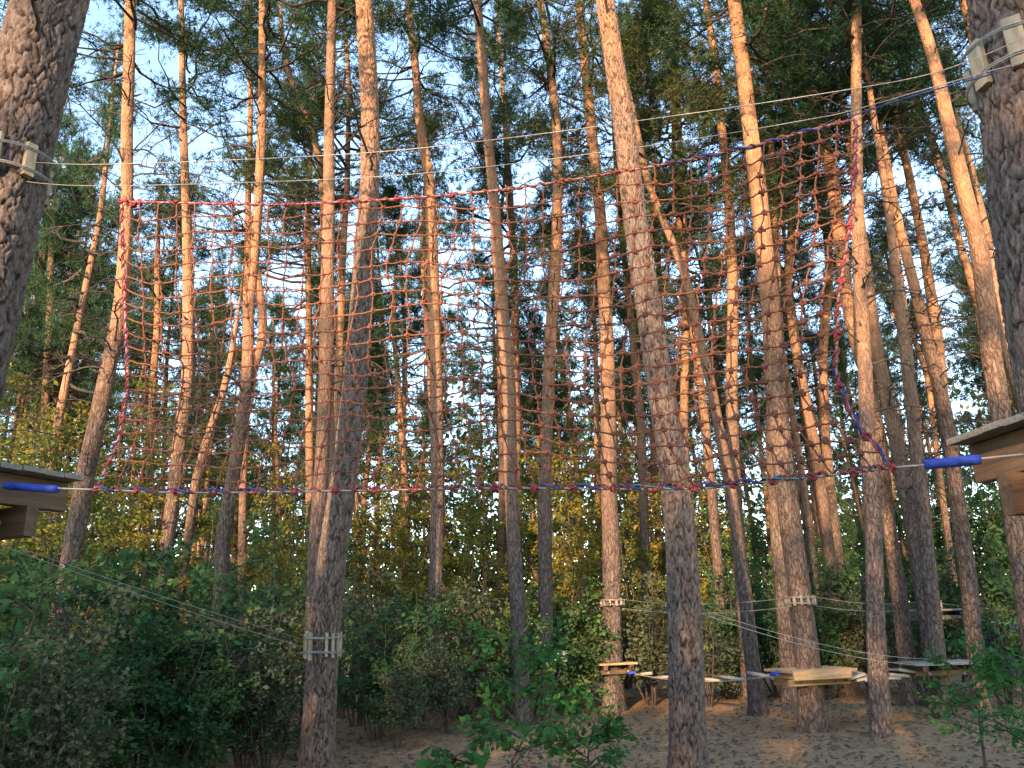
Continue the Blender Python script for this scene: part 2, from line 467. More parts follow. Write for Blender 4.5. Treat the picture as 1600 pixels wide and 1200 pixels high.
# ------------------------------------------------------------------ pine trunks
def voronoi_groove(a, z, na, cz, seed):
    """0 in the cracks between bark plates, 1 on the plates; a runs 0..na round the trunk."""
    g = np.random.default_rng(seed); nz = int(z.max() / cz) + 4
    jx, jz = g.uniform(.1, .9, (na, nz)), g.uniform(.05, .95, (na, nz))
    zz = z / cz + 1
    ia, iz = np.floor(a).astype(int), np.floor(zz).astype(int)
    f1 = np.full(a.shape, 9.0); f2 = f1.copy()
    for da in (-1, 0, 1):
        for dz in (-1, 0, 1):
            ca, c2 = ia + da, np.clip(iz + dz, 0, nz - 1)
            d = np.hypot(ca + jx[ca % na, c2] - a, iz + dz + jz[ca % na, c2] - zz)
            f2 = np.minimum(f2, np.maximum(f1, d)); f1 = np.minimum(f1, d)
    e = np.clip((f2 - f1) / .19, 0, 1)
    return e * e * (3 - 2 * e)

def trunk_mesh(pts, rad, sides, dz, plated, seed):
    """Trunk swept along a centre line (local, base at z=0) with flare, wobble and, near by, real bark plates."""
    g = np.random.default_rng(seed)
    P, R = np.array(pts, float), np.array(rad, float)
    H = P[-1, 2]
    z = np.arange(P[0, 2], H, dz)
    # smooth centre line through the control points
    cx, cy, r = (np.interp(z, P[:, 2], q) for q in (P[:, 0], P[:, 1], R))
    k = max(3, int(1.3 / dz)) | 1; ker = np.hanning(k + 2)[1:-1]; ker /= ker.sum()
    pad = lambda q: np.convolve(np.concatenate([2 * q[0] - q[k // 2:0:-1], q, 2 * q[-1] - q[-2:-k // 2 - 1:-1]]), ker, 'valid')[:len(q)]
    cx, cy, r = pad(cx), pad(cy), pad(r)
    r = r * (1 + .42 * np.exp(-np.maximum(z, 0) / .32))
    th = np.arange(sides) / sides * 2 * math.pi
    Z, TH = np.meshgrid(z, th, indexing='ij')
    rr = r[:, None] * (1 + .045 * np.sin(3 * TH + Z * .9 + seed) + .03 * np.sin(5 * TH - Z * 1.7 + seed * 2)
                       + .17 * np.exp(-np.maximum(Z, 0) / .28) * np.sin(5 * TH + seed))
    groove = None
    if plated:
        na = max(8, int(2 * math.pi * R[0] / .058))
        wob = .55 * np.sin(Z * 6.1 + 3 * TH + seed) + .38 * np.sin(Z * 14.7 - 5 * TH + 1.3 * np.sin(Z * 3.1)) + .22 * np.sin(Z * 37 + 9 * TH)
        ZW = Z - z[0] + .05 * np.sin(TH * 4) + .03 * np.sin(TH * 13 + Z * 9) + .1
        big = voronoi_groove((TH / (2 * math.pi) * na + wob) % na, ZW, na, .27, seed)
        small = voronoi_groove((TH / (2 * math.pi) * na * 2 + wob * 1.7) % (na * 2), ZW + .02 * np.sin(TH * 31), na * 2, .11, seed + 1)
        lay = g.uniform(0, 1, 64)[(np.floor(TH / (2 * math.pi) * na + Z * 3.3).astype(int)) % 64]
        groove = np.clip(big * (.62 + .38 * small) * (.8 + .3 * lay), 0, 1)
        rough = g.normal(0, 1, Z.shape)
        rough = (rough + np.roll(rough, 1, 1) + np.roll(rough, 1, 0)) / 3
        rr = rr + (groove - .6) * .024 + rough * .0045
    V = np.stack([cx[:, None] + rr * np.cos(TH), cy[:, None] + rr * np.sin(TH), Z], -1).reshape(-1, 3)
    mb = MB(); i = np.arange(len(z) - 1)[:, None] * sides; j = np.arange(sides)[None, :]; q = (j + 1) % sides
    mb.add(V, np.stack([i + j, i + q, i + sides + q, i + sides + j], -1).reshape(-1, 4))
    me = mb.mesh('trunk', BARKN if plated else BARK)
    if plated:
        a = me.attributes.new('groove', 'FLOAT', 'POINT'); a.data.foreach_set('value', groove.astype(np.float32).reshape(-1))
    return me, (lambda zz: (float(np.interp(zz, z, cx)), float(np.interp(zz, z, cy)), float(np.interp(zz, z, r))))

TREES = {}
def pine(key, label, Y, track, height=19.0, crown_base=11.5, branches=10, b_range=(5.0, 12.0), plated=False, foot=None, crown=True, group=None, crown_scale=1.0):
    """A pine whose trunk passes through the pixels of track = [(x, y, width), ...], Y metres ahead."""
    if foot is not None: Y = on_ground(*foot).y
    W = [(at(x, y, Y), w) for x, y, w in track]
    W = sorted([(p, w * depth(p) / F_PX / 2) for p, w in W], key=lambda q: q[0].z)
    (p0, r0), (p1, r1) = W[0], W[1]
    pl, rl = W[-1]
    zb = ground_z(p0.x, Y) - .12
    if p0.z > zb + .3:                              # carry the stem down to the ground
        k = (p0.x - p1.x) / max(.8, (p0.z - p1.z) * -1) * -1
        sl = max(-.06, min(.06, (p1.x - p0.x) / max(.5, p1.z - p0.z)))
        base = Vector((p0.x - sl * (p0.z - zb), Y, zb)); W.insert(0, (base, r0 * 1.10 + .01))
    base = W[0][0].copy(); base.z = zb
    height = max(height, pl.z + 2.5)
    pk = W[-2][0]; sl = max(-.09, min(.09, (pl.x - pk.x) / max(.5, pl.z - pk.z)))
    steps = 4
    for i in range(1, steps + 1):
        z = pl.z + (height - pl.z) * i / steps
        W.append((Vector((pl.x + sl * (z - pl.z) * (1 - .3 * i / steps), Y, z)), max(.022, rl * (1 - .86 * (i / steps)))))
    loc = [(p.x - base.x, 0.0, p.z - zb) for p, r in W]
    sd = (abs(hash(key)) if False else sum(ord(c) * (i + 7) for i, c in enumerate(key))) % 9973
    loc = [(x, .05 * math.sin(z * .5 + sd), z) for x, y, z in loc]
    loc[0] = (loc[0][0], loc[0][1], 0.0)
    near = plated
    me, line = trunk_mesh(loc, [r for _, r in W], (168 if Y < 6 else 104) if near else 22, (.017 if Y < 6 else .022) if near else .09, near, sd)
    t = thing('pine_tree', label, 'pine tree', base, group)
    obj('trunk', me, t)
    rr = random.Random(sd)
    H = height - zb
    if crown:
        cb = min(crown_base, H - 4.0)
        x, y, r = line(cb)
        sc = (H - cb + .4) / 8.5
        w = crown_scale * (.75 + .35 * sc)
        obj('crown', CROWNS[sd % len(CROWNS)], t, (x, y, cb), (0, 0, rr.uniform(0, 6.28)), (w, w, sc))
    for i in range(int(branches * 1.5) + 3):
        z = rr.uniform(*b_range)
        if z > H - 1: continue
        x, y, r = line(z); a = rr.uniform(0, 6.283)
        s = rr.uniform(.55, 1.15)
        obj('dead_branch', BRANCHES[rr.randrange(len(BRANCHES))], t, (x + math.cos(a) * r * .8, y + math.sin(a) * r * .8, z), (rr.uniform(-.3, .3), rr.uniform(-.35, .25), a), (s, s, s))
    for i in range(branches // 2):
        z = rr.uniform(2.5, b_range[1]); x, y, r = line(z); a = rr.uniform(0, 6.283)
        obj('branch_stub', STUBS[i % 4], t, (x + math.cos(a) * r * .93, y + math.sin(a) * r * .93, z), (0, rr.uniform(-.5, .2), a))
    TREES[key] = (t, line, Y, base)
    return t

pine('near_left', 'thick near pine with rough grey bark carrying the shaded end platform', 5.3,
     [(82, 0, 98), (25, 203, 101), (-18, 400, 104), (-62, 600, 106)], 17, 10.5, 5, (6.5, 10.5), True)
pine('near_right', 'thick dark near pine with cable blocks above the brown beamed platform', 4.1,
     [(1583, 0, 112), (1606, 200, 116), (1640, 480, 120)], 17, 11, 4, (7, 11), True)
pine('arching', 'bare pine with many arching dead branches beside the net edge', 13,
     [(206, 0, 16), (203, 100, 17), (197, 203, 17), (197, 310, 18), (193, 400, 20), (185, 500, 22), (164, 600, 24), (143, 700, 26), (131, 760, 27), (117, 850, 28), (98, 950, 28)], 18, 12.5, 34, (4.0, 13.0))
pine('straight_left', 'slim straight pine right of the arching bare pine', 16,
     [(284, 0, 8), (287, 200, 11), (292, 400, 16), (294, 500, 18), (293, 600, 19), (280, 700, 20), (273, 760, 20), (262, 850, 21)], 18.5, 13.3, 26, (5, 13.5), crown_scale=.8)
pine('forked', 'pine whose orange stem splits and rejoins behind the net', 15,
     [(411, 0, 10), (410, 100, 11), (408, 200, 13), (403, 305, 14), (397, 400, 15), (389, 480, 15), (388, 550, 17), (386, 600, 18), (373, 700, 20), (363, 760, 21), (348, 850, 22), (343, 1000, 24)], 19, 13.5, 20, (5, 13))
def second_stem():
    t, line, Y, b = TREES['forked']
    pts = [at(x, y, Y + .05) - t.location for x, y in [(399, 415), (404, 450), (409, 490), (410, 525), (402, 555), (388, 592)]]
    P = np.array([tuple(p) for p in pts]); zz = np.linspace(P[0, 2], P[-1, 2], 24)
    Q = np.stack([np.interp(-zz, -P[:, 2], P[:, 0]), np.full(24, .1), zz], 1)
    Q[1:-1, 0] = (Q[:-2, 0] + Q[1:-1, 0] * 2 + Q[2:, 0]) / 4
    mb = MB(); mb.tube(Q, np.linspace(.075, .10, 24), 14, 0, False); obj('second_stem', mb.mesh('second_stem', BARK), t)
second_stem()
pine('twin_back', 'pale straight pine close behind the blocked trunk', 13,
     [(518, 0, 13), (514, 200, 16), (515, 300, 18), (513, 400, 20), (511, 500, 21), (509, 600, 21), (505, 700, 22), (501, 760, 23), (495, 850, 25), (488, 1000, 27)], 20, 14, 8, (6, 13))
pine('blocked', 'stout orange topped pine with wooden blocks strapped round its lower trunk', 10.3,
     [(568, 0, 24), (574, 100, 26), (579, 200, 27), (578, 300, 28), (570, 400, 31), (563, 500, 33), (556, 600, 36), (547, 680, 37), (538, 760, 39), (522, 850, 42), (506, 1000, 46), (495, 1200, 49)], 20, 13, 5, (7, 12), True)
pine('birchlike', 'thin pale stem between two stout pines', 20,
     [(537, 0, 5), (545, 130, 6), (543, 300, 9), (535, 400, 11), (532, 500, 12)], 19, 13, 6, (6, 13))
pine('c8', 'dark topped pine with dense dead twigs left of the midline pine', 17,
     [(637, 0, 11), (649, 100, 12), (657, 200, 13), (671, 280, 17), (675, 400, 19), (679, 500, 19), (682, 600, 20), (683, 700, 20), (684, 790, 20), (682, 860, 21)], 21, 15, 34, (6, 16))
pine('c9', 'sunlit orange pine rising through the middle of the net', 16,
     [(745, 0, 13), (754, 100, 15), (761, 200, 15), (771, 300, 16), (778, 400, 19), (786, 500, 20), (796, 600, 21), (797, 700, 21), (799, 780, 20), (803, 850, 22)], 21, 15.5, 8, (8, 15))
pine('c10', 'slender pine just behind the sunlit orange midline pine', 24,
     [(780, 60, 6), (789, 200, 8), (797, 300, 10), (802, 400, 12), (805, 500, 12), (806, 600, 13)], 22, 14, 26, (8, 17))
pine('c11', 'bowed dark pine with lit foot behind the net', 17,
     [(844, 0, 11), (852, 50, 12), (866, 150, 13), (870, 200, 14), (872, 270, 15), (870, 340, 15), (869, 400, 17), (861, 500, 18), (858, 600, 19), (853, 700, 20), (851, 760, 21), (852, 980, 23)], 21, 15, 30, (7, 16))
pine('c12', 'pine standing through the small reddish platform', 13.5,
     [(905, 0, 14), (914, 100, 15), (924, 200, 16), (931, 270, 17), (939, 340, 18), (942, 400, 20), (947, 500, 21), (949, 600, 23), (951, 700, 25), (951, 780, 25), (956, 850, 28), (957, 1000, 30), (957, 1100, 31)], 20, 13.5, 14, (7, 14), foot=(957, 1112))
pine('c13', 'stout grey leaning pine with plated bark in front of the log walkway', 9.3,
     [(944, 0, 26), (961, 100, 29), (977, 200, 32), (988, 300, 34), (1003, 400, 36), (1018, 500, 38), (1031, 600, 40), (1047, 700, 43), (1060, 790, 45), (1067, 900, 48), (1071, 1000, 51), (1075, 1200, 55)], 19, 12.5, 4, (9, 12), True)
pine('c15', 'slim pine right behind the stout leaning grey pine', 20,
     [(1055, 60, 7), (1063, 250, 10), (1069, 400, 12), (1072, 550, 13), (1068, 680, 14)], 20, 12.5, 20, (7, 14))
pine('c16', 'strongly slanted pine with yellow lit stem crossing behind the leaning trunk', 14,
     [(990, 180, 11), (1013, 290, 11), (1042, 360, 12), (1074, 444, 13), (1095, 540, 14), (1111, 600, 15), (1128, 694, 16), (1142, 760, 17), (1158, 870, 20), (1172, 1000, 23), (1186, 1110, 25)], 16, 10.5, 10, (6, 12), foot=(1187, 1117))
pine('c17', 'grey pine left of the brightest orange pine', 18,
     [(1103, 0, 10), (1117, 100, 12), (1127, 200, 13), (1138, 300, 14), (1145, 400, 16), (1146, 500, 17), (1143, 600, 18), (1144, 700, 19), (1150, 800, 20), (1158, 900, 21)], 20, 13, 14, (7, 14))
pine('c18', 'brightest orange pine standing through the pale timber platform', 12.8,
     [(1148, 0, 20), (1160, 100, 22), (1170, 200, 23), (1184, 300, 26), (1194, 400, 27), (1207, 500, 29), (1213, 600, 30), (1222, 700, 32), (1231, 780, 33), (1244, 880, 34), (1259, 1000, 36), (1270, 1130, 40)], 20, 13, 8, (8, 13), foot=(1272, 1141))
pine('c19', 'slim pine half hidden behind the platform pine', 15,
     [(1194, 0, 8), (1204, 200, 10), (1211, 330, 12), (1214, 450, 14), (1207, 600, 18), (1206, 700, 21), (1213, 800, 24), (1225, 950, 25), (1235, 1090, 27)], 19, 13, 18, (7, 13), foot=(1236, 1097))
pine('c20', 'narrow orange lit pine swaying behind the right of the net', 20,
     [(1225, 80, 8), (1232, 162, 9), (1238, 260, 10), (1236, 360, 12), (1228, 450, 13), (1244, 542, 14), (1256, 602, 14), (1266, 653, 15), (1278, 720, 16), (1290, 820, 17)], 20, 13, 10, (8, 15))
pine('c20b', 'narrow crooked pine beside the tan curved pine', 22,
     [(1225, 130, 8), (1249, 202, 10), (1262, 250, 11), (1276, 304, 12), (1290, 354, 12), (1296, 420, 12), (1286, 560, 13), (1292, 700, 14)], 19, 12, 12, (8, 15))
pine('c21', 'tan pine curving from the net corner down past the grey straight pine', 16,
     [(1229, 0, 12), (1247, 40, 14), (1259, 95, 15), (1276, 169, 17), (1300, 270, 20), (1312, 380, 20), (1323, 480, 18), (1341, 560, 17), (1361, 610, 17), (1374, 690, 18), (1387, 800, 20), (1405, 930, 23)], 20, 14, 10, (8, 14))
pine('c22', 'grey straight pine rooted in front of the plank walkway', 12.5,
     [(1336, 0, 15), (1339, 200, 16), (1342, 300, 17), (1344, 400, 20), (1348, 500, 21), (1352, 600, 22), (1355, 700, 24), (1363, 800, 25), (1367, 1000, 28), (1373, 1140, 30)], 18, 12.5, 18, (5, 12), foot=(1374, 1150))
pine('c23', 'brown pine leaning away behind the grey straight pine', 15.5,
     [(1352, 420, 16), (1362, 500, 18), (1371, 552, 19), (1382, 602, 20), (1398, 670, 21), (1414, 760, 23), (1428, 820, 24), (1443, 920, 25)], 15, 10, 12, (4, 10))
pine('c24', 'dark pine joined by a second stem near the right platform', 15,
     [(1354, 115, 9), (1370, 175, 10), (1384, 236, 11), (1397, 304, 12), (1418, 400, 15), (1438, 484, 17), (1448, 535, 18), (1462, 586, 20), (1473, 636, 21), (1483, 690, 22), (1496, 800, 23), (1511, 900, 24), (1519, 990, 25)], 17, 12, 20, (5, 12))
pine('c25', 'slim dark pine crossing above the joined dark pine', 17,
     [(1374, 84, 10), (1387, 135, 11), (1404, 209, 12), (1418, 270, 12), (1431, 338, 13), (1443, 395, 14), (1452, 450, 15), (1462, 500, 16), (1468, 552, 16), (1476, 640, 17)], 18, 13, 24, (5, 13))
pine('c26', 'thin pale snag stem between dark pines', 24,
     [(1395, 430, 6), (1408, 467, 7), (1424, 518, 7), (1438, 552, 8), (1451, 596, 8), (1462, 704, 9)], 14, 10, 8, (4, 9))
pine('c27', 'slim dark pine against the open sky left of the glowing pine', 20,
     [(1438, 169, 9), (1455, 220, 9), (1472, 277, 10), (1485, 331, 10), (1502, 395, 11), (1520, 450, 12), (1532, 490, 12), (1545, 580, 13)], 18, 12.5, 18, (5, 13))
pine('c28', 'glowing orange pine above the brown beamed platform', 11.5,
     [(1431, 0, 14), (1441, 27, 15), (1458, 84, 17), (1472, 152, 19), (1482, 203, 20), (1495, 260, 22), (1505, 304, 23), (1519, 354, 24), (1530, 400, 26), (1543, 518, 27), (1553, 586, 28), (1562, 640, 29), (1584, 800, 32)], 18, 12.5, 8, (7, 12))
pine('c29', 'brown pine leaning close beside the glowing orange pine', 16,
     [(1495, 203, 12), (1512, 253, 13), (1526, 304, 14), (1543, 370, 15), (1560, 470, 16), (1573, 545, 17), (1590, 602, 18)], 18, 12.5, 8, (7, 13))
pine('c30', 'tan pine half hidden by the thick dark near pine', 13,
     [(1514, 0, 24), (1527, 60, 25), (1545, 150, 26), (1563, 236, 26), (1577, 304, 27), (1594, 371, 28)], 19, 13.5, 3, (9, 13))
pine('lean_left', 'short leaning orange dead stem propped behind the net', 18,
     [(360, 560, 9), (348, 616, 11), (327, 677, 12), (309, 737, 13)], 9.3, 8, 3, (4, 8), crown=False)
pine('dark_lean', 'dark crooked pine leaning toward the pale straight pine', 18,
     [(440, 60, 8), (452, 118, 9), (476, 169, 10), (490, 213, 10), (503, 263, 11), (508, 400, 12)], 19, 11.5, 18, (7, 14))
pine('l1', 'slender pine behind the forked orange pine', 21,
     [(385, 60, 7), (391, 140, 8), (389, 270, 9), (386, 450, 10)], 20, 13, 18, (7, 14))
pine('l2', 'slender brown pine between the arching pine and the slim straight pine', 21,
     [(246, 420, 9), (247, 520, 10), (240, 600, 11), (236, 700, 12)], 15, 9.5, 18, (4, 11))
pine('l3', 'thin far pine left of the arching bare pine', 22,
     [(78, 400, 9), (76, 500, 10), (72, 620, 11), (70, 720, 12)], 14, 8.0, 18, (4, 10))
pine('l4', 'thin reddish far pine near the shaded platform', 25,
     [(44, 430, 6), (42, 540, 7), (39, 700, 8)], 14, 8.5, 14, (4, 10))
pine('l5', 'small far pine beside the arching pine foot', 26,
     [(130, 440, 7), (134, 560, 8), (132, 660, 8)], 14, 8.5, 14, (4, 10))
pine('back_right', 'dark trunk standing through the high far platform', 17,
     [(1440, 760, 22), (1449, 880, 24), (1456, 960, 25), (1462, 1060, 26)], 18, 12, 8, (5, 12))
pine('steps', 'dark short seen trunk under the stepped platform beside the bush', 12.5,
     [(1462, 980, 24), (1470, 1060, 26), (1476, 1120, 27)], 17, 12, 6, (6, 12), foot=(1476, 1122))

# ------------------------------------------------------------------ the wood farther back: single far pines
NEAR = {'near_left': 'thick left pine', 'near_right': 'thick dark pine', 'arching': 'arching bare pine', 'straight_left': 'slim straight pine', 'forked': 'forked orange pine',
        'twin_back': 'pale straight pine', 'blocked': 'blocked trunk', 'birchlike': 'thin pale stem', 'c8': 'dense twigged pine', 'c9': 'sunlit midline pine', 'c10': 'slender midline pine',
        'c11': 'bowed dark pine', 'c12': 'reddish platform', 'c13': 'leaning grey pine', 'c15': 'slim pine behind the leaning one', 'c16': 'slanted yellow pine', 'c17': 'grey pine behind the net',
        'c18': 'pale timber platform', 'c19': 'half hidden pine', 'c20': 'narrow orange pine', 'c20b': 'narrow crooked pine', 'c21': 'tan curving pine', 'c22': 'grey straight pine', 'c23': 'leaning brown pine',
        'c24': 'joined dark pine', 'c25': 'slim crossing pine', 'c26': 'pale snag stem', 'c27': 'slim dark pine', 'c28': 'glowing orange pine', 'c29': 'brown leaning pine', 'c30': 'half hidden tan pine',
        'lean_left': 'leaning orange stem', 'dark_lean': 'dark crooked pine', 'l1': 'slender pine behind the fork', 'l2': 'slender brown pine', 'l3': 'thin far pine', 'l4': 'thin reddish pine',
        'l5': 'small far pine', 'back_right': 'high far platform', 'steps': 'stepped platform'}
def beside(x, y):
    return NEAR[min(TREES, key=lambda k: (TREES[k][3].x - x) ** 2 + (TREES[k][3].y - y) ** 2)]
def far_trunk(seed):
    g = random.Random(seed); H = 17 + g.random() * 3
    pts = [(0, 0, 0), (g.uniform(-.3, .3), g.uniform(-.2, .2), H * .35), (g.uniform(-.5, .5), g.uniform(-.3, .3), H * .7), (g.uniform(-.5, .5), 0, H)]
    me, line = trunk_mesh(pts, [.135, .11, .08, .025], 10, .4, False, seed)
    return me, line, H
FAR = [far_trunk(900 + i) for i in range(6)]
def far_pine(x, y, label, group, s, k, cb, nb=9, rr=rnd):
    me, line, H = FAR[k % 6]
    t = thing('pine_tree', label, 'pine tree', (x, y, ground_z(x, y) - .1), group)
    t.rotation_euler = (rr.uniform(-.03, .03), rr.uniform(-.04, .04), rr.uniform(0, 6.28))
    t.scale = (s, s, s)
    obj('trunk', me, t)
    cx, cy, r = line(cb)
    sc = (H - cb + .3) / 8.5
    w = rr.uniform(.75, 1.05)
    obj('crown', CROWNS[(k * 3 + 1) % len(CROWNS)], t, (cx, cy, cb), (0, 0, rr.uniform(0, 6.28)), (w, w, sc))
    for i in range(nb):
        z = rr.uniform(4.0, cb + 1); bx, by, r = line(z); a = rr.uniform(0, 6.28)
        obj('dead_branch', BRANCHES[rr.randrange(12)], t, (bx, by, z), (0, rr.uniform(-.3, .2), a))
    return t
spots = []
def free(x, y, d): return all((x - a) ** 2 + (y - b) ** 2 > d * d for a, b in spots)
tries = 0
while len(spots) < 104 and tries < 12000:
    tries += 1
    y = rnd.uniform(19, 30) if len(spots) < 27 else rnd.uniform(28, 58)
    x = rnd.uniform(-.74, .74) * y * 1.05
    if not free(x, y, 2.0 if y < 30 else 2.4): continue
    px = 800 + x / y * F_PX                              # open sky over the left clearing and before the glowing pine
    if (60 < px < 430 and y < 33) or (1330 < px < 1560 and y < 34): continue
    spots.append((x, y))
    mid = y < 30
    far_pine(x, y, 'slender twiggy pine standing behind the rope course, near the ' + beside(x, y) if mid else 'distant thin pine in the depth of the wood',
             'pines behind the rope course' if mid else 'distant pines', rnd.uniform(.86, 1.12), len(spots), rnd.uniform(7.5, 12.0), 16 if mid else 5)

for i, (px, y, sc) in enumerate([(30, 23, .72), (105, 25, .82), (165, 27, .92), (230, 24, .70), (270, 28, .86), (330, 25, .72), (390, 27, .80), (455, 26, .74), (600, 29, .78), (700, 27, .66), (830, 30, .76), (920, 28, .62),
                                (1010, 29, .70), (1120, 27, .66), (1240, 29, .72), (1370, 27, .60), (1455, 29, .66), (1540, 27, .72), (-30, 21, .78), (1600, 24, .74), (560, 24, .58), (1310, 24, .55)]):
    p = at(px, 600, y)
    far_pine(p.x, y, 'younger bushy pine with low green crown near the ' + beside(p.x, y), 'younger bushy pines', sc, i + 2, rnd.uniform(5.0, 7.5), 3)
# pines and young trees on the near side, behind the viewpoint: they shade the lower wood
def off_line(x, y, X, Y):
    h = Vector((-math.sin(SUN_AZ), math.cos(SUN_AZ)))
    return abs((x - X) * h.y - (y - Y) * h.x)
for i in range(32):
    x = -20 + 1.25 * i + rnd.uniform(-.9, .9); y = -rnd.uniform(16, 40)
    if min(off_line(x - 6, y, -2.1, 10.3), off_line(x - 6, y, -.6, 4.7) + .7) < 1.7: continue
    far_pine(x - 6, y, 'tall pine of the grove facing the climbing net', 'pines facing the net', rnd.uniform(.9, 1.1), i, rnd.uniform(8.0, 11), 1)

def shrub(name, label, cat, group, kind, x, y, s, sz=None, rr=rnd):
    st, fo = kind
    t = thing(name, label, cat, (x, y, ground_z(x, y) - .03), group)
    t.rotation_euler = (0, 0, rr.uniform(0, 6.28)); t.scale = (s, s, sz or s)
    obj('stems', st, t); obj('foliage', fo, t)
    return t
for i in range(40):
    x = -27 + 1.9 * (i // 2) + rnd.uniform(-.7, .7); y = -rnd.uniform(10.5, 14) if i % 2 else -rnd.uniform(14.5, 19)
    shrub('young_tree', 'young leafy tree of the thicket facing the climbing net', 'young tree', 'thicket facing the net', SH_TALLG[i % 2], x, y, rnd.uniform(1.1, 1.4), rnd.uniform(1.6, 2.05))

# ------------------------------------------------------------------ undergrowth
def px_shrub(name, label, cat, group, kind, px, top, Y, h0, wide=1.0):
    """Shrub Y metres ahead whose top reaches pixel row top."""
    p = at(px, top, Y); gz = ground_z(p.x, Y)
    sz = max(.35, (p.z - gz) / h0)
    label = label + ' near the ' + beside(p.x, Y)
    return shrub(name, label, cat, group, kind, p.x, Y, wide * min(1.35, max(.7, sz)), sz)
for i, (px, top, Y) in enumerate([(-30, 850, 8.6), (70, 905, 9.0), (20, 1010, 8.2), (120, 985, 8.4)]):
    px_shrub('leafy_shrub', 'light leafy shrub below the shaded platform', 'shrub', 'shrubs below the shaded platform', (SH_GREEN + SH_DULL)[(i * 3) % 6], px, top, Y, 2.1)
for i, (px, top, Y) in enumerate([(200, 850, 11.0), (300, 905, 11.6), (395, 920, 11.8), (235, 960, 10.4), (335, 1000, 10.8), (425, 985, 11.4), (160, 1030, 9.8), (400, 830, 13.5), (60, 870, 12.0), (280, 1060, 10.2)]):
    px_shrub('leafy_shrub', 'dark leafy shrub in the left thicket', 'shrub', 'dark shrubs left of the blocked trunk', (SH_GREEN + SH_DULL)[(i * 2) % 6], px, top, Y, 2.1, 1.1)
for i, (px, top, Y) in enumerate([(590, 960, 14.5), (650, 930, 15.5), (560, 880, 16.5), (720, 900, 17.0), (700, 985, 14.8), (780, 930, 16.5), (840, 890, 18.0), (900, 930, 18.0), (1000, 890, 18.5), (1090, 930, 17.5), (620, 1010, 13.6)]):
    px_shrub('leafy_shrub', 'leafy shrub behind the ground clearing', 'shrub', 'undergrowth behind the ground clearing', (SH_GREEN + SH_DULL)[(i * 5 + 1) % 6], px, top, Y, 2.1)
for i, (px, top, Y) in enumerate([(1130, 900, 19), (1190, 870, 20), (1300, 860, 20), (1340, 900, 19), (1420, 870, 20), (1490, 850, 19), (1560, 830, 18), (1600, 900, 15), (1250, 930, 19), (1390, 930, 19), (1540, 930, 16)]):
    px_shrub('leafy_shrub', 'dim leafy shrub behind the walkways', 'shrub', 'shrubs behind the walkways', (SH_GREEN + SH_DULL)[(i * 5 + 2) % 6], px, top, Y, 2.1)
for i, (px, top, Y) in enumerate([(20, 690, 15), (115, 720, 15.5), (235, 750, 15.5), (460, 770, 17), (170, 600, 19), (60, 640, 20), (-20, 660, 19), (250, 690, 21), (330, 720, 22), (430, 700, 23), (600, 690, 23), (660, 720, 22), (730, 690, 24), (830, 640, 24), (880, 700, 22), (950, 700, 24), (1020, 690, 25), (740, 800, 20), (630, 800, 20), (890, 800, 21), (990, 800, 21)]):
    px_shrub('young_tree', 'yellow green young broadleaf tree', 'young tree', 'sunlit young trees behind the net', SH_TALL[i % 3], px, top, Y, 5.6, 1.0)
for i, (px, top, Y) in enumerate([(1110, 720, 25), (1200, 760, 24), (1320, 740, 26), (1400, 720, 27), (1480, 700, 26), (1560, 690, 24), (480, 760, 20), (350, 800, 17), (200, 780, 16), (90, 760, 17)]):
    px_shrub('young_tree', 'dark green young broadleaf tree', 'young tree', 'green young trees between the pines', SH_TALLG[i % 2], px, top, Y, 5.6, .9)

def far_wood():
    """Far-off foliage that reads as one mass."""
    g = np.random.default_rng(77); mb = MB()
    n = 95000
    Y = g.uniform(48, 95, n); X = g.uniform(-.85, .85, n) * Y
    hmax = 13.5 + 4.5 * np.sin(X * .21 + 1) + 3.0 * np.sin(X * .53 + Y * .2) + 2 * np.sin(X * 1.1)
    Z = np.abs(g.normal(0, .55, n)) * hmax
    P = np.stack([X, Y, np.minimum(Z, 17)], 1)
    leaf_quads(mb, P, g.normal(0, 1, (n, 3)), .62, 0, g)
    o = obj('far_wood', mb.mesh('far_wood', LEAFD), kind='stuff')
    o['label'] = 'far-off wood closing the view behind the pines'; o['category'] = 'wood'
far_wood()

def litter():
    g = np.random.default_rng(8); mb = MB(); n = 12000
    Y = g.uniform(8, 24, n); X = g.uniform(-.75, .75, n) * Y
    for cls, (cnt, ln, wd) in enumerate([(n, .10, .03)]):
        a = g.uniform(0, 6.283, cnt); s = g.uniform(.45, 1.1, cnt) ** 2 + .12
        z = np.array([ground_z(x, y) for x, y in zip(X, Y)]) + .012
        d = np.stack([np.cos(a), np.sin(a), g.normal(0, .12, cnt)], 1) * (ln * s)[:, None] * .5
        w = np.stack([-np.sin(a), np.cos(a), g.normal(0, .3, cnt)], 1) * (wd * s)[:, None] * .5
        c = np.stack([X, Y, z], 1); u = np.array([0, 0, 1.0]) * (.022 * s)[:, None]
        V = np.stack([c - d, c + w, c + d, c - w, c + u], 1).reshape(-1, 3)
        i = np.arange(cnt)[:, None] * 5
        for q in ((0, 1, 4), (1, 2, 4), (2, 3, 4), (3, 0, 4)):
            mb.add(V if q == (0, 1, 4) else np.zeros((0, 3)), np.concatenate([i + q[0], i + q[1], i + q[2]], 1) - (0 if q == (0, 1, 4) else mb.n), 0)
    o = obj('fallen_litter', mb.mesh('fallen_litter', CONE, False), kind='stuff')
    o['label'] = 'fallen cones and bark bits strewn over the forest floor'; o['category'] = 'litter'
litter()

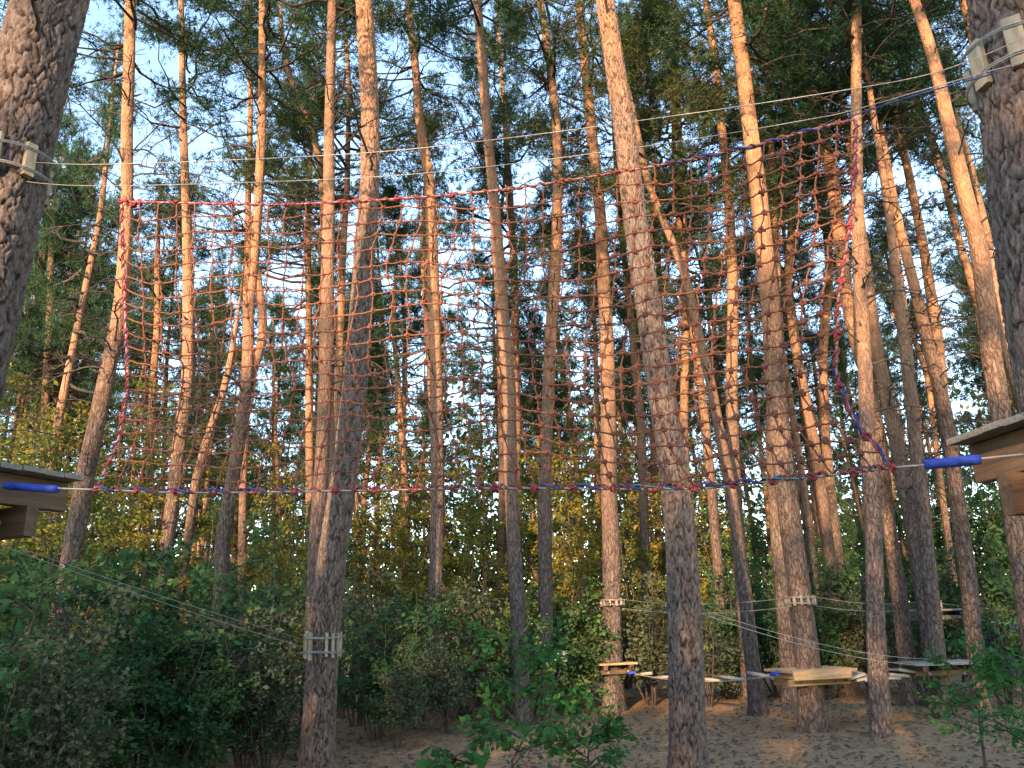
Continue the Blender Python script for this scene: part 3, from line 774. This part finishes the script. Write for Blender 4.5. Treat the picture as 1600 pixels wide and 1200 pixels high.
# ------------------------------------------------------------------ oak saplings with single leaves
def oak_leaf():
    n = 7; pts = []
    t = np.linspace(0, 1, n)
    w = np.array([.03, .20, .15, .30, .22, .30, .02])
    V = [(a, b, -.10 * a * a + .05 * b * b * 4) for a, b in zip(t, w)] + [(a, -b, -.10 * a * a + .05 * b * b * 4) for a, b in zip(t, w)]
    mb = MB(); mb.add(np.array(V), [[i, i + 1, n + i + 1, n + i] for i in range(n - 1)])
    return mb.mesh('leaf', LEAFO)
OAKLEAF = oak_leaf()
def sapling(label, px, Y, top, spread, nleaf, seed, leaf=.15, small=0):
    g = np.random.default_rng(seed); rr = random.Random(seed)
    p = at(px, top, Y); gz = ground_z(p.x, Y); H = p.z - gz
    t = thing('oak_sapling', label, 'sapling', (p.x, Y, gz - .02))
    mb = MB(); tw = []
    s = np.linspace(0, 1, 9)[:, None]
    stem = np.array([[.0, 0, -.03]]) + np.array([[.10, .05, H]]) * s; stem[1:] += g.normal(0, .025, (8, 3))
    mb.tube(stem, np.linspace(.017, .006, 9), 6)
    for q in range(15):
        f = g.uniform(.28, 1); i0 = min(7, int(f * 8)); b = stem[i0] + (stem[i0 + 1] - stem[i0]) * (f * 8 - i0)
        a = q * 2.4 + g.uniform(-.4, .4); l = spread * g.uniform(.5, 1.0) * (1.2 - .5 * f)
        d = unit(np.array([math.cos(a), math.sin(a), g.uniform(.15, .6)]))
        m = b + d * l * .5 + np.array([0, 0, .03]); e = b + d * l
        mb.tube([b, m, e], [.008, .006, .003], 4, 0, False); tw.append((b, m, e, d))
        for r in range(2):
            d2 = unit(d + g.normal(0, .6, 3)); e2 = m + d2 * l * .5
            mb.tube([m, (m + e2) / 2, e2], [.005, .004, .002], 3, 0, False); tw.append((m, (m + e2) / 2, e2, d2))
    obj('stem', mb.mesh('stem', DEAD), t)
    if small:
        fm = MB(); B, E, D = (np.array([q[k] for q in tw]) for k in (0, 2, 3)); pick = g.integers(0, len(tw), small)
        leaf_quads(fm, B[pick] + (E - B)[pick] * g.uniform(.2, 1.1, (small, 1)) + g.normal(0, .06, (small, 3)), D[pick], leaf * .75, 0, g, .3)
        obj('small_leaves', fm.mesh('small_leaves', LEAFO), t, kind='stuff')
    for i in range(nleaf):
        b, m, e, d = tw[rr.randrange(len(tw))]; u = rr.uniform(.35, 1.05)
        q = b + (e - b) * u + g.normal(0, .035, 3)
        a = math.atan2(d[1], d[0]) + rr.gauss(0, .9); sc = leaf * rr.uniform(.65, 1.25)
        obj('leaf', OAKLEAF, t, tuple(q), (rr.gauss(0, .5), rr.gauss(.25, .35), a), (sc, sc, sc))
sapling('bright green oak sapling in the ground clearing before the leaning grey pine', 795, 8.4, 1000, .95, 240, 3, .10, 900)
sapling('small oak sapling low beside the bright green sapling', 905, 8.6, 1080, .5, 150, 4, .10, 500)
sapling('loose leafed sapling beside the stepped platform', 1500, 8.8, 1000, .62, 170, 5, .085, 600)
sapling('leafy sapling with thin bare stems right of the stepped platform', 1575, 7.8, 1020, .55, 150, 6, .085, 500)
sapling('tiny sapling at the clearing edge left of the bright green oak sapling', 690, 8.0, 1160, .35, 70, 7)

# ------------------------------------------------------------------ platforms
def platform(label, c, rz, w, d, deck_mat, beam_mat, hang, nplank=7, th=.035, bh=.13, part_label=None, deck_dir=0):
    """Timber platform: deck planks, two carrying beams along, two clamping the trunk across, bolts. c = centre of the deck's top."""
    t = thing('tree_platform', label, 'platform', (c[0], c[1], c[2]), None, None, rz)
    pw = d / nplank
    for i in range(nplank):
        mb = MB(); l = w * rnd.uniform(.985, 1.01)
        mb.box((0, 0, 0), (l, pw - .008, th), None, 0, .004)
        obj('plank', mb.mesh('plank', deck_mat, False), t, (rnd.uniform(-.008, .008), -d / 2 + pw * (i + .5), -th / 2 + rnd.uniform(-.003, .003)), (0, 0, rnd.uniform(-.006, .006)))
    mb = MB(); mb.box((0, 0, 0), (d * .98, .085, bh), None, 0, .006); along = mb.mesh('beam', beam_mat, False)
    for sx in (-.36, 0.0, .36) if w > 1.0 else (-.34, .34):
        if abs(sx) < .1: continue
        obj('beam', along, t, (sx * w, 0, -th - bh / 2 - .003), (0, 0, math.pi / 2))
    mb = MB(); mb.box((0, 0, 0), (w * .92, .085, bh), None, 0, .006); cross = mb.mesh('beam', beam_mat, False)
    for sy in (-hang, hang):
        o = obj('beam', cross, t, (0, sy, -th - bh * 1.5 - .006))
        bm = MB(); bm.tube([(0, -.05, 0), (0, -.062, 0)], .026, 10); bm.tube([(0, -.062, 0), (0, -.085, 0)], .012, 6)
        for bx in (-.26, .26):
            obj('bolt', bm.mesh('bolt', STEEL, False), o, (bx * w, 0, 0))
    return t

# the near end platforms, each clamped round its trunk
t1, line1, Y1, b1 = TREES['near_left']; t2, line2, Y2, b2 = TREES['near_right']
pl = at(62, 742, 5.15); pr = at(1500, 690, 3.7)
zl, zr = at(128, 746, 5.0).z, at(1475, 692, 3.75).z
xl = line1(zl)[0] + b1.x
def corner_platform(label, corner, rz, sx, w=1.3, d=1.25, bh=.21):
    """Platform whose far deck corner (right one for sx = 1) stands at the given point."""
    c = corner + Matrix.Rotation(rz, 3, 'Z') @ Vector((-sx * w / 2, -d / 2, 0))
    return platform(label, c, rz, w, d, WOODG, WOODB, .30, 8, .035, bh)
corner_platform('shaded end platform with weathered deck below the thick left pine', at(132, 744, 5.7), math.radians(-23), 1)
corner_platform('near platform with pale deck edge and brown beams under the thick dark pine', at(1474, 688, 4.5), math.radians(8), -1, 1.3, 1.25, .22)

# ------------------------------------------------------------------ climbing net and its cables
def interp(tab, x):
    a = np.array(tab, float); return float(np.interp(x, a[:, 0], a[:, 1]))
NYL, NYR = 5.15, 3.95
def net_Y(x): return NYL + (NYR - NYL) * (x - 100) / 1330.0
BOT = [(60, 762), (150, 765), (300, 770), (530, 767), (800, 763), (1070, 764), (1200, 753), (1296, 743), (1395, 731), (1450, 726)]
TOP = [(190, 315), (440, 320), (600, 312), (700, 305), (800, 295), (900, 280), (1060, 253), (1180, 228), (1285, 198), (1338, 186)]
LEFT = [(0, 150), (.17, 185), (.37, 200), (.63, 195), (1, 190)]
RIGHT = [(0, 1395), (.14, 1337), (.28, 1306), (.5, 1310), (.75, 1332), (1, 1338)]
NC, NR = 40, 20
g = np.random.default_rng(21)
ph = g.uniform(0, 6.28, 12)
jit = g.normal(0, 1, (NC + 1, NR + 1, 2))
def net_px(i, j):
    u, v = i / NC, j / NR
    xa, xb = interp(LEFT, v), interp(RIGHT, v)
    x = xa + (xb - xa) * u ** 1.0
    env = math.sin(math.pi * u) ** .5 * math.sin(math.pi * v) ** .5 if 0 < u < 1 and 0 < v < 1 else 0
    loose = .45 + 1.0 * math.exp(-((u - .36) / .16) ** 2)
    dx = env * loose * (10 * math.sin(v * 7 + ph[0] + u * 5) + 6 * math.sin(v * 15 + u * 21 + ph[1])) + env * 10 * (.5 - v) * math.sin(u * 3.1)
    dx += jit[i, j, 0] * 1.9 * (env > 0)
    xx = min(max(x, 150), 1395)
    yb, yt = interp(BOT, xx), interp(TOP, min(max(xx, 190), 1338))
    v2 = v + (.012 * math.sin(u * 9 + ph[2]) + .010 * math.sin(u * 23 + v * 5 + ph[3])) * (env > 0)
    y = yb + (yt - yb) * v2 + env * (7 * math.sin(u * 12 + v * 4 + ph[4]) + 3 * math.sin(u * 31 + v * 9)) + jit[i, j, 1] * 1.6 * (env > 0)
    Y = net_Y(x) + env * .10 * math.sin(u * 6 + v * 5 + ph[5])
    return x + dx, y, Y
NP = [[at(*net_px(i, j)) for j in range(NR + 1)] for i in range(NC + 1)]
origin = NP[20][0].copy()
net = thing('climbing_net', 'large sagging terracotta rope climbing net strung between the two near pines', 'climbing net', origin)
def curve(pts, sub=4, wob=.0, gg=g):
    P = np.array([tuple(p) for p in pts]); n = len(P)
    Q = np.concatenate([2 * P[:1] - P[1:2], P, 2 * P[-1:] - P[-2:-1]])
    out = []
    for i in range(n - 1):
        a, b, c, d = Q[i:i + 4]
        for s in range(sub):
            t = s / sub
            out.append(.5 * (2 * b + (c - a) * t + (2 * a - 5 * b + 4 * c - d) * t * t + (3 * b - a - 3 * c + d) * t ** 3))
    out.append(P[-1]); out = np.array(out)
    if wob: out[1:-1] += gg.normal(0, wob, (len(out) - 2, 3))
    return out
o3 = np.array(tuple(origin))
for j in range(1, NR):
    pts = curve([NP[i][j] for i in range(NC + 1)], 4, .0022)
    pts[2::4, 2] -= .004
    mb = MB(); mb.tube(pts - o3, .0050, 6); obj('net_rope', mb.mesh('net_rope', ROPE), net)
for i in range(1, NC):
    pts = curve([NP[i][j] for j in range(NR + 1)], 4, .0022)
    mb = MB(); mb.tube(pts - o3, .0048, 6); obj('net_rope', mb.mesh('net_rope', ROPE), net)
def knot_mesh(seed):
    q = np.random.default_rng(seed); mb = MB()
    t = np.linspace(0, 2 * math.pi, 9)
    for k in range(2):
        r = .0125
        ang = q.uniform(-.5, .5) + (0.8 if k else -.8)
        a = np.stack([np.cos(t) * r, np.sin(t) * r * .75, np.sin(t + ang) * r * .8 + (k - .5) * .006], 1)
        mb.tube(a, .0058, 5, 0, False)
    mb.tube([(-.004, -.014, -.012), (.004, -.016, 0), (-.002, -.012, .013)], .0062, 5)
    return mb
KN = [knot_mesh(40 + i) for i in range(5)]
KM = [k.mesh('knot', ROPE) for k in KN]
cells = [(i, j) for i in range(1, NC) for j in range(1, NR)]
cells.sort(key=lambda c: NP[c[0]][c[1]].y)                      # the nearest knots show largest
rest = MB()
for n, (i, j) in enumerate(cells):
    p = NP[i][j] - origin
    s = .78 + .5 * (i / NC) + rnd.uniform(-.1, .1)
    a = rnd.uniform(-.6, .6)
    if n < 300:
        obj('knot', KM[n % 5], net, p, (rnd.uniform(-.4, .4), a, rnd.uniform(-.4, .4)), (s, s, s))
    else:
        M = np.array(Matrix.Rotation(a, 3, 'Y'))
        k = KN[n % 5]; off = 0
        for v, f in zip(k.v, k.f): pass
        V = np.concatenate(k.v) @ M.T * s + np.array(tuple(p))
        base = rest.n; rest.v.append(V); rest.n += len(V)
        for f, m in zip(k.f, k.m):
            ff = f.copy(); ff[ff >= 0] += base; rest.f.append(ff); rest.m.append(m)
obj('knots', rest.mesh('knots', ROPE), net, kind='stuff')
# border ropes: speckled cords with coloured lashings wound round them
def border(pts, r, mat, name='border_rope'):
    mb = MB(); mb.tube(np.array(pts) - o3, r, 7); return obj(name, mb.mesh(name, mat), net)
def winding(pts, r, turns, rope_r, mat, a, b, name='lashing_cord'):
    P = np.array(pts); n = len(P); s = np.linspace(a, b, max(40, int(turns * 9)))
    idx = s * (n - 1); Q = np.stack([np.interp(idx, np.arange(n), P[:, k]) for k in range(3)], 1)
    T = unit(np.gradient(Q, axis=0)); A = unit(np.cross(T, np.array([0.02, 1, .03]))); B = np.cross(T, A)
    th = np.linspace(0, turns * 2 * math.pi, len(s))[:, None]
    mb = MB(); mb.tube(Q + r * (np.cos(th) * A + np.sin(th) * B) - o3, rope_r, 5); obj(name, mb.mesh(name, mat), net)
left_e = curve([NP[0][j] for j in range(NR + 1)], 4); right_e = curve([NP[NC][j] for j in range(NR + 1)], 4)
top_e = curve([NP[i][NR] for i in range(NC + 1)], 4); bot_e = curve([NP[i][0] for i in range(NC + 1)], 4)
border(left_e, .0075, ROPEW); border(right_e, .0075, ROPEW); border(top_e, .0065, ROPEW)
winding(left_e, .012, 26, .006, ROPE, 0, 1); winding(right_e, .013, 26, .006, ROPE, .1, 1)
winding(left_e, .012, 14, .005, ROPER, 0, 1); winding(right_e, .013, 14, .005, ROPER, .05, 1)
winding(right_e, .014, 3, .007, ROPEB, .02, .30); winding(left_e, .013, 2, .006, ROPET, .0, .06)
winding(left_e, .012, 4, .005, ROPEB, .45, .62)
winding(top_e, .012, 36, .006, ROPE, .3, .99); winding(top_e, .011, 20, .0055, ROPER, 0, .42); winding(top_e, .012, 5, .007, ROPEB, .74, .97)
bot_u = bot_e + np.array([0, 0, .010])
winding(bot_u, .013, 5, .007, ROPEB, .0, .24); winding(bot_u, .013, 44, .006, ROPER, 0, 1)
winding(bot_u, .013, 6, .007, ROPEB, .56, .86); winding(bot_u, .014, 2, .004, ROPET, .66, .98); winding(bot_u, .015, 40, .0055, ROPE, .3, 1)
def lump(p, s, mat):                     # red lashing knots on the borders
    mb = MB(); k = KN[rnd.randrange(5)]
    V = np.concatenate(k.v) * s
    mb.v.append(V); mb.n = len(V); mb.f = [f for f in k.f]; mb.m = [m for m in k.m]
    obj('lashing_knot', mb.mesh('lashing_knot', mat), net, Vector(tuple(p)) - origin, (rnd.uniform(0, 3), rnd.uniform(0, 3), 0))
for i in range(0, NC + 1, 2): lump(NP[i][0], 1.25, ROPER)
for i in range(0, NC + 1, 3): lump(NP[i][NR], 1.25, ROPER if i < 20 else ROPE)
for j in range(2, NR, 3): lump(NP[0][j], 1.2, ROPER); lump(NP[NC][j], 1.35, ROPER)
for k in range(3): lump(at(200 + 9 * k, 316 + 3 * (k % 2), net_Y(200)), 1.5, ROPER)

def cable(name, label, cat, pts, r, group=None, mat=STEEL, sub=10):
    P = curve(pts, sub); o = P[0].copy()
    mb = MB(); mb.tube(P - o, r, 6)
    return thing(name, label, cat, tuple(o), group, mb.mesh(name, mat))
wc = thing('walking_cable', 'taut steel foot cable under the net with blue end sleeves', 'cable', at(60, 762, NYL))
wo3 = np.array(tuple(wc.location))
P = curve([at(x, y, net_Y(x)) for x, y in [(0, 759)] + BOT + [(1540, 716), (1600, 710)]], 8)
mb = MB(); mb.tube(P - wo3, .0065, 6); obj('cable', mb.mesh('cable', STEEL), wc)
for a, b in (((8, 759), (90, 765)), ((1444, 726), (1532, 718))):
    pa, pb = at(a[0], a[1], net_Y(a[0])), at(b[0], b[1], net_Y(b[0]))
    mb = MB(); q = np.array([tuple(pa.lerp(pb, s)) for s in np.linspace(0, 1, 9)]) - wo3
    mb.tube(q, [.024, .027, .026, .025, .027, .026, .025, .027, .024], 12); obj('blue_sleeve', mb.mesh('blue_sleeve', SLEEVE), wc)
A_PX = [(-30, 242), (60, 254), (200, 256), (540, 241), (766, 219), (1060, 180), (1262, 150), (1431, 121), (1533, 88), (1610, 54)]
B_PX = [(-30, 268), (60, 286), (200, 290), (540, 279), (766, 260), (1060, 221), (1262, 187), (1330, 173), (1455, 137), (1533, 115), (1610, 94)]
cable('safety_cable', 'upper thin steel safety cable above the net', 'cable', [at(x, y, net_Y(x)) for x, y in A_PX], .0030)
cable('safety_cable', 'lower thin steel safety cable just above the net top', 'cable', [at(x, y, net_Y(x)) for x, y in B_PX], .0030)
cable('hanging_cord', 'dark blue cord leading the net top to the thick dark pine', 'cord', [at(x, y, net_Y(x)) for x, y in [(1325, 184), (1340, 178), (1440, 146), (1535, 120), (1560, 112)]], .0045, None, ROPEB)

def anchor(key, label, z, n, bh, bw, gap, arc0, arc1, wraps=2, group=None, mat=BLOCK, angles=None):
    """Upright wooden blocks strapped round a trunk by steel cable; arcs in degrees, -90 faces the camera."""
    t, line, Y, b = TREES[key]
    x, y, r = line(z); c = Vector((b.x + x, b.y + y, b.z + z))
    e = thing('cable_anchor', label, 'cable anchor', c, group)
    for i in range(len(angles) if angles else n):
        a = math.radians(angles[i] if angles else arc0 + (arc1 - arc0) * (i / max(1, n - 1)))
        rr = r * 1.06 + .028
        mb = MB(); mb.box((0, 0, 0), (bh * rnd.uniform(.9, 1.08), bw, .045), Matrix.Rotation(math.pi / 2, 3, 'Y'), 0, .005)
        obj('wood_block', mb.mesh('wood_block', mat, False), e, (math.cos(a) * rr, math.sin(a) * rr, rnd.uniform(-.01, .01)), (0, 0, a))
    for k in range(wraps):
        th = np.linspace(0, 2 * math.pi, 33); rr = r * 1.06 + .056
        for q in range(2):
            P = np.stack([np.cos(th) * rr, np.sin(th) * rr, np.full(33, (k / max(1, wraps - 1) - .5) * gap + q * .014) + .008 * np.sin(th * 2 + k)], 1)
            mb = MB(); mb.tube(P, .0055, 5, 0, False); obj('cable_wrap', mb.mesh('cable_wrap', STEEL), e)
    return e
def z_at(key, y, x=None):
    t, line, Y, b = TREES[key]
    return at(x if x is not None else 800, y, Y).z - b.z
anchor('near_left', 'two wooden blocks strapped by steel cable on the thick left pine', z_at('near_left', 268, 30), 7, .30, .08, .17, -30, -300)
anchor('near_right', 'wooden blocks and cables strapped on the thick dark right pine', z_at('near_right', 100, 1580), 7, .32, .10, .20, -170, 120)
anchor('blocked', 'row of pale upright blocks strapped low on the stout pine', z_at('blocked', 1008, 505), 9, .30, .034, .17, -175, -25, angles=[-160, -140, -122, -68, -48, -30, 40, 90, 140])
anchor('c18', 'white blocks strapped above the pale timber platform', z_at('c18', 939, 1250), 8, .15, .04, .10, -190, 10)
anchor('back_right', 'white blocks strapped above the high far platform', z_at('back_right', 945, 1452), 7, .17, .045, .12, -190, 10)
anchor('c12', 'pale blocks strapped above the small reddish platform', z_at('c12', 942, 956), 6, .14, .04, .10, -170, -10)

# cables running through the lower course
def tree_pt(key, y, side=0.0):
    t, line, Y, b = TREES[key]
    # find height from the pixel row
    x0 = b.x
    p = at(800 + x0 / Y * F_PX, y, Y); z = p.z - b.z
    x, yy, r = line(z)
    p = at(800 + (b.x + x) / depth((b.x + x, Y, p.z)) * F_PX, y, Y)
    x, yy, r = line(p.z - b.z)
    return Vector((b.x + x + side * r, b.y + yy - r * .6, p.z))
def span(label, a, b, sag, r=.0045, group='cables of the lower course'):
    pts = [a.lerp(b, s) - Vector((0, 0, sag * 4 * s * (1 - s))) for s in np.linspace(0, 1, 7)]
    return cable('course_cable', label, 'cable', pts, r, group, STEEL, 5)
for k, (y0, y1) in enumerate([(1000, 866), (1012, 852)]):
    span('thin slanting cable from the blocked trunk up past the shaded platform', tree_pt('blocked', y0, -1), at(0 if k else 30, y1 - 10 * (1 - k), 6.3), .025, .0032, 'slanting cables over the left thicket')
for y0, y1 in ((934, 940), (948, 950)):
    span('level cable between reddish platform pine and pale platform pine', tree_pt('c12', y0 + 4, 1), tree_pt('c18', y0, -1), .10)
    span('level cable between pale platform pine and high far platform', tree_pt('c18', y0, 1), tree_pt('back_right', y1, -1), .08)
span('cable leaving the high far platform toward the rope curtain', tree_pt('back_right', 944, 1), at(1680, 955, 16), .05)
span('cable dropping behind the pale platform pine to the stepped platform', tree_pt('c13', 955, 1), tree_pt('steps', 1030, -1), .12)
span('second cable dropping behind the pale platform pine', tree_pt('c13', 962, 1), tree_pt('steps', 1040, -1), .12)

# far platforms
def plat_on(key, label, ytop, w, d, rz, deck, beam, dx=0.0, hang=.24, npl=6, bh=.10):
    t, line, Y, b = TREES[key]
    p = tree_pt(key, ytop)
    return platform(label, (p.x + dx, Y, p.z), rz, w, d, deck, beam, hang, npl, .04, bh)
plat_on('c18', 'pale fresh timber platform round the brightest orange pine', 1045, 1.12, 1.0, math.radians(9), WOOD, WOOD, .02)
TP = tree_pt('c18', 1045)
mb = MB(); mb.box((0, 0, 0), (.98, .045, .135), None, 0, .005)
f = obj('fascia_board', mb.mesh('fascia_board', WOOD, False), None)
pt = [o for o in bpy.data.objects if o.get('label') == 'pale fresh timber platform round the brightest orange pine'][0]
f.parent = pt; f.location = (-.08, -.526, -.075)
plat_on('c12', 'small reddish timber platform at the end of the log walkway', 1036, .80, .8, math.radians(4), WOOD, WOODB, .05, .22, 5, .09)
plat_on('back_right', 'high far platform with weathered deck', 953, 1.15, .9, 0, WOODG, WOODG, .1, .22, 5, .08)
plat_on('steps', 'stepped weathered platform beside the leafy sapling', 1034, 1.05, .9, math.radians(-5), WOODG, WOODB, -.02, .22, 6, .08)
plat_on('c11', 'tiny pale platform hidden in the undergrowth', 1020, .7, .7, 0, WOODG, WOODG, .1, .2, 4, .07)

def walkway(name, label, a, b, n, sag, mesh, rz, cat):
    t = thing(name, label, cat, a)
    for side in (-.17, .17):
        pts = [a.lerp(b, s) - Vector((0, 0, sag * 4 * s * (1 - s))) + Vector((0, side, -.02)) - a for s in np.linspace(0, 1, 13)]
        mb = MB(); mb.tube(pts, .008, 5); obj('carrier_cable', mb.mesh('carrier_cable', STEEL), t)
    for i in range(n):
        s = (i + .5) / n
        p = a.lerp(b, s) - Vector((0, 0, sag * 4 * s * (1 - s))) - a
        obj('step', mesh, t, p, (rnd.uniform(-.05, .05), math.atan2(-(b.z - a.z) - sag * 4 * (2 * s - 1) * -1, (b - a).xy.length) * .8 + rnd.uniform(-.04, .04), rz + rnd.uniform(-.03, .03)))
LH = (tree_pt('c18', 1050) - tree_pt('c12', 1052)).length / 2 / 6 * .80
mb = MB(); mb.tube([(-LH, 0, 0), (-LH + .006, 0, .001), (0, 0, .006), (LH - .006, 0, 0), (LH, 0, 0)], [.02, .031, .034, .031, .02], 10)
LOG = mb.mesh('step', LOGM)
mb = MB(); mb.box((0, 0, 0), (.30, .55, .045), None, 0, .006); PLK = mb.mesh('step', WOODG, False)
pa = tree_pt('c12', 1052) + Vector((.42, 0, 0)); pb = tree_pt('c18', 1050) + Vector((-.56, .1, 0))
walkway('log_walkway', 'sagging walkway of pale end to end logs between two platforms', pa, pb, 6, .13, LOG, math.atan2((pb - pa).y, (pb - pa).x), 'walkway')
pa2 = tree_pt('c18', 1056) + Vector((.58, .1, 0)); pb2 = tree_pt('steps', 1044) + Vector((-.56, .1, 0))
walkway('plank_walkway', 'hanging walkway of grey planks rising to the stepped platform', pa2, pb2, 7, .10, PLK, math.atan2((pb2 - pa2).y, (pb2 - pa2).x), 'walkway')
def sleeve_at(label, p, d):
    mb = MB(); q = [Vector(d) * s for s in np.linspace(-.10, .10, 5)]; mb.tube(q, [.028, .032, .030, .032, .028], 10)
    thing('blue_sleeve', label, 'sleeve', p, None, mb.mesh('blue_sleeve', SLEEVE))
sleeve_at('small blue sleeve where the log walkway meets the reddish platform', pa + Vector((-.06, -.17, .0)), (1, 0, 0))
sleeve_at('small blue sleeve where the log walkway meets the pale platform', pb + Vector((-.02, -.12, .0)), (1, 0, .1))
sleeve_at('small blue sleeve on the cable leaving the high far platform', at(1498, 957, 16.8), (1, 0, 0))

# rope curtain hanging in the dim right background
c = thing('rope_curtain', 'dim blue curtain of hanging ropes behind the right sapling', 'rope curtain', at(1555, 970, 15.5))
co = np.array(tuple(c.location))
P = curve([at(x, y, 15.5) for x, y in [(1500, 957), (1530, 968), (1560, 973), (1590, 972), (1640, 962)]], 5)
mb = MB(); mb.tube(P - co, .012, 5); obj('head_rope', mb.mesh('head_rope', ROPET), c)
for i in range(13):
    x = 1524 + i * 6.0; y0 = 970; y1 = 1040 + rnd.uniform(-25, 25)
    P = curve([at(x + rnd.uniform(-1, 1), y, 15.5) for y in np.linspace(y0, y1, 5)], 3)
    mb = MB(); mb.tube(P - co, .011, 5); obj('hanging_rope', mb.mesh('hanging_rope', ROPEB), c)
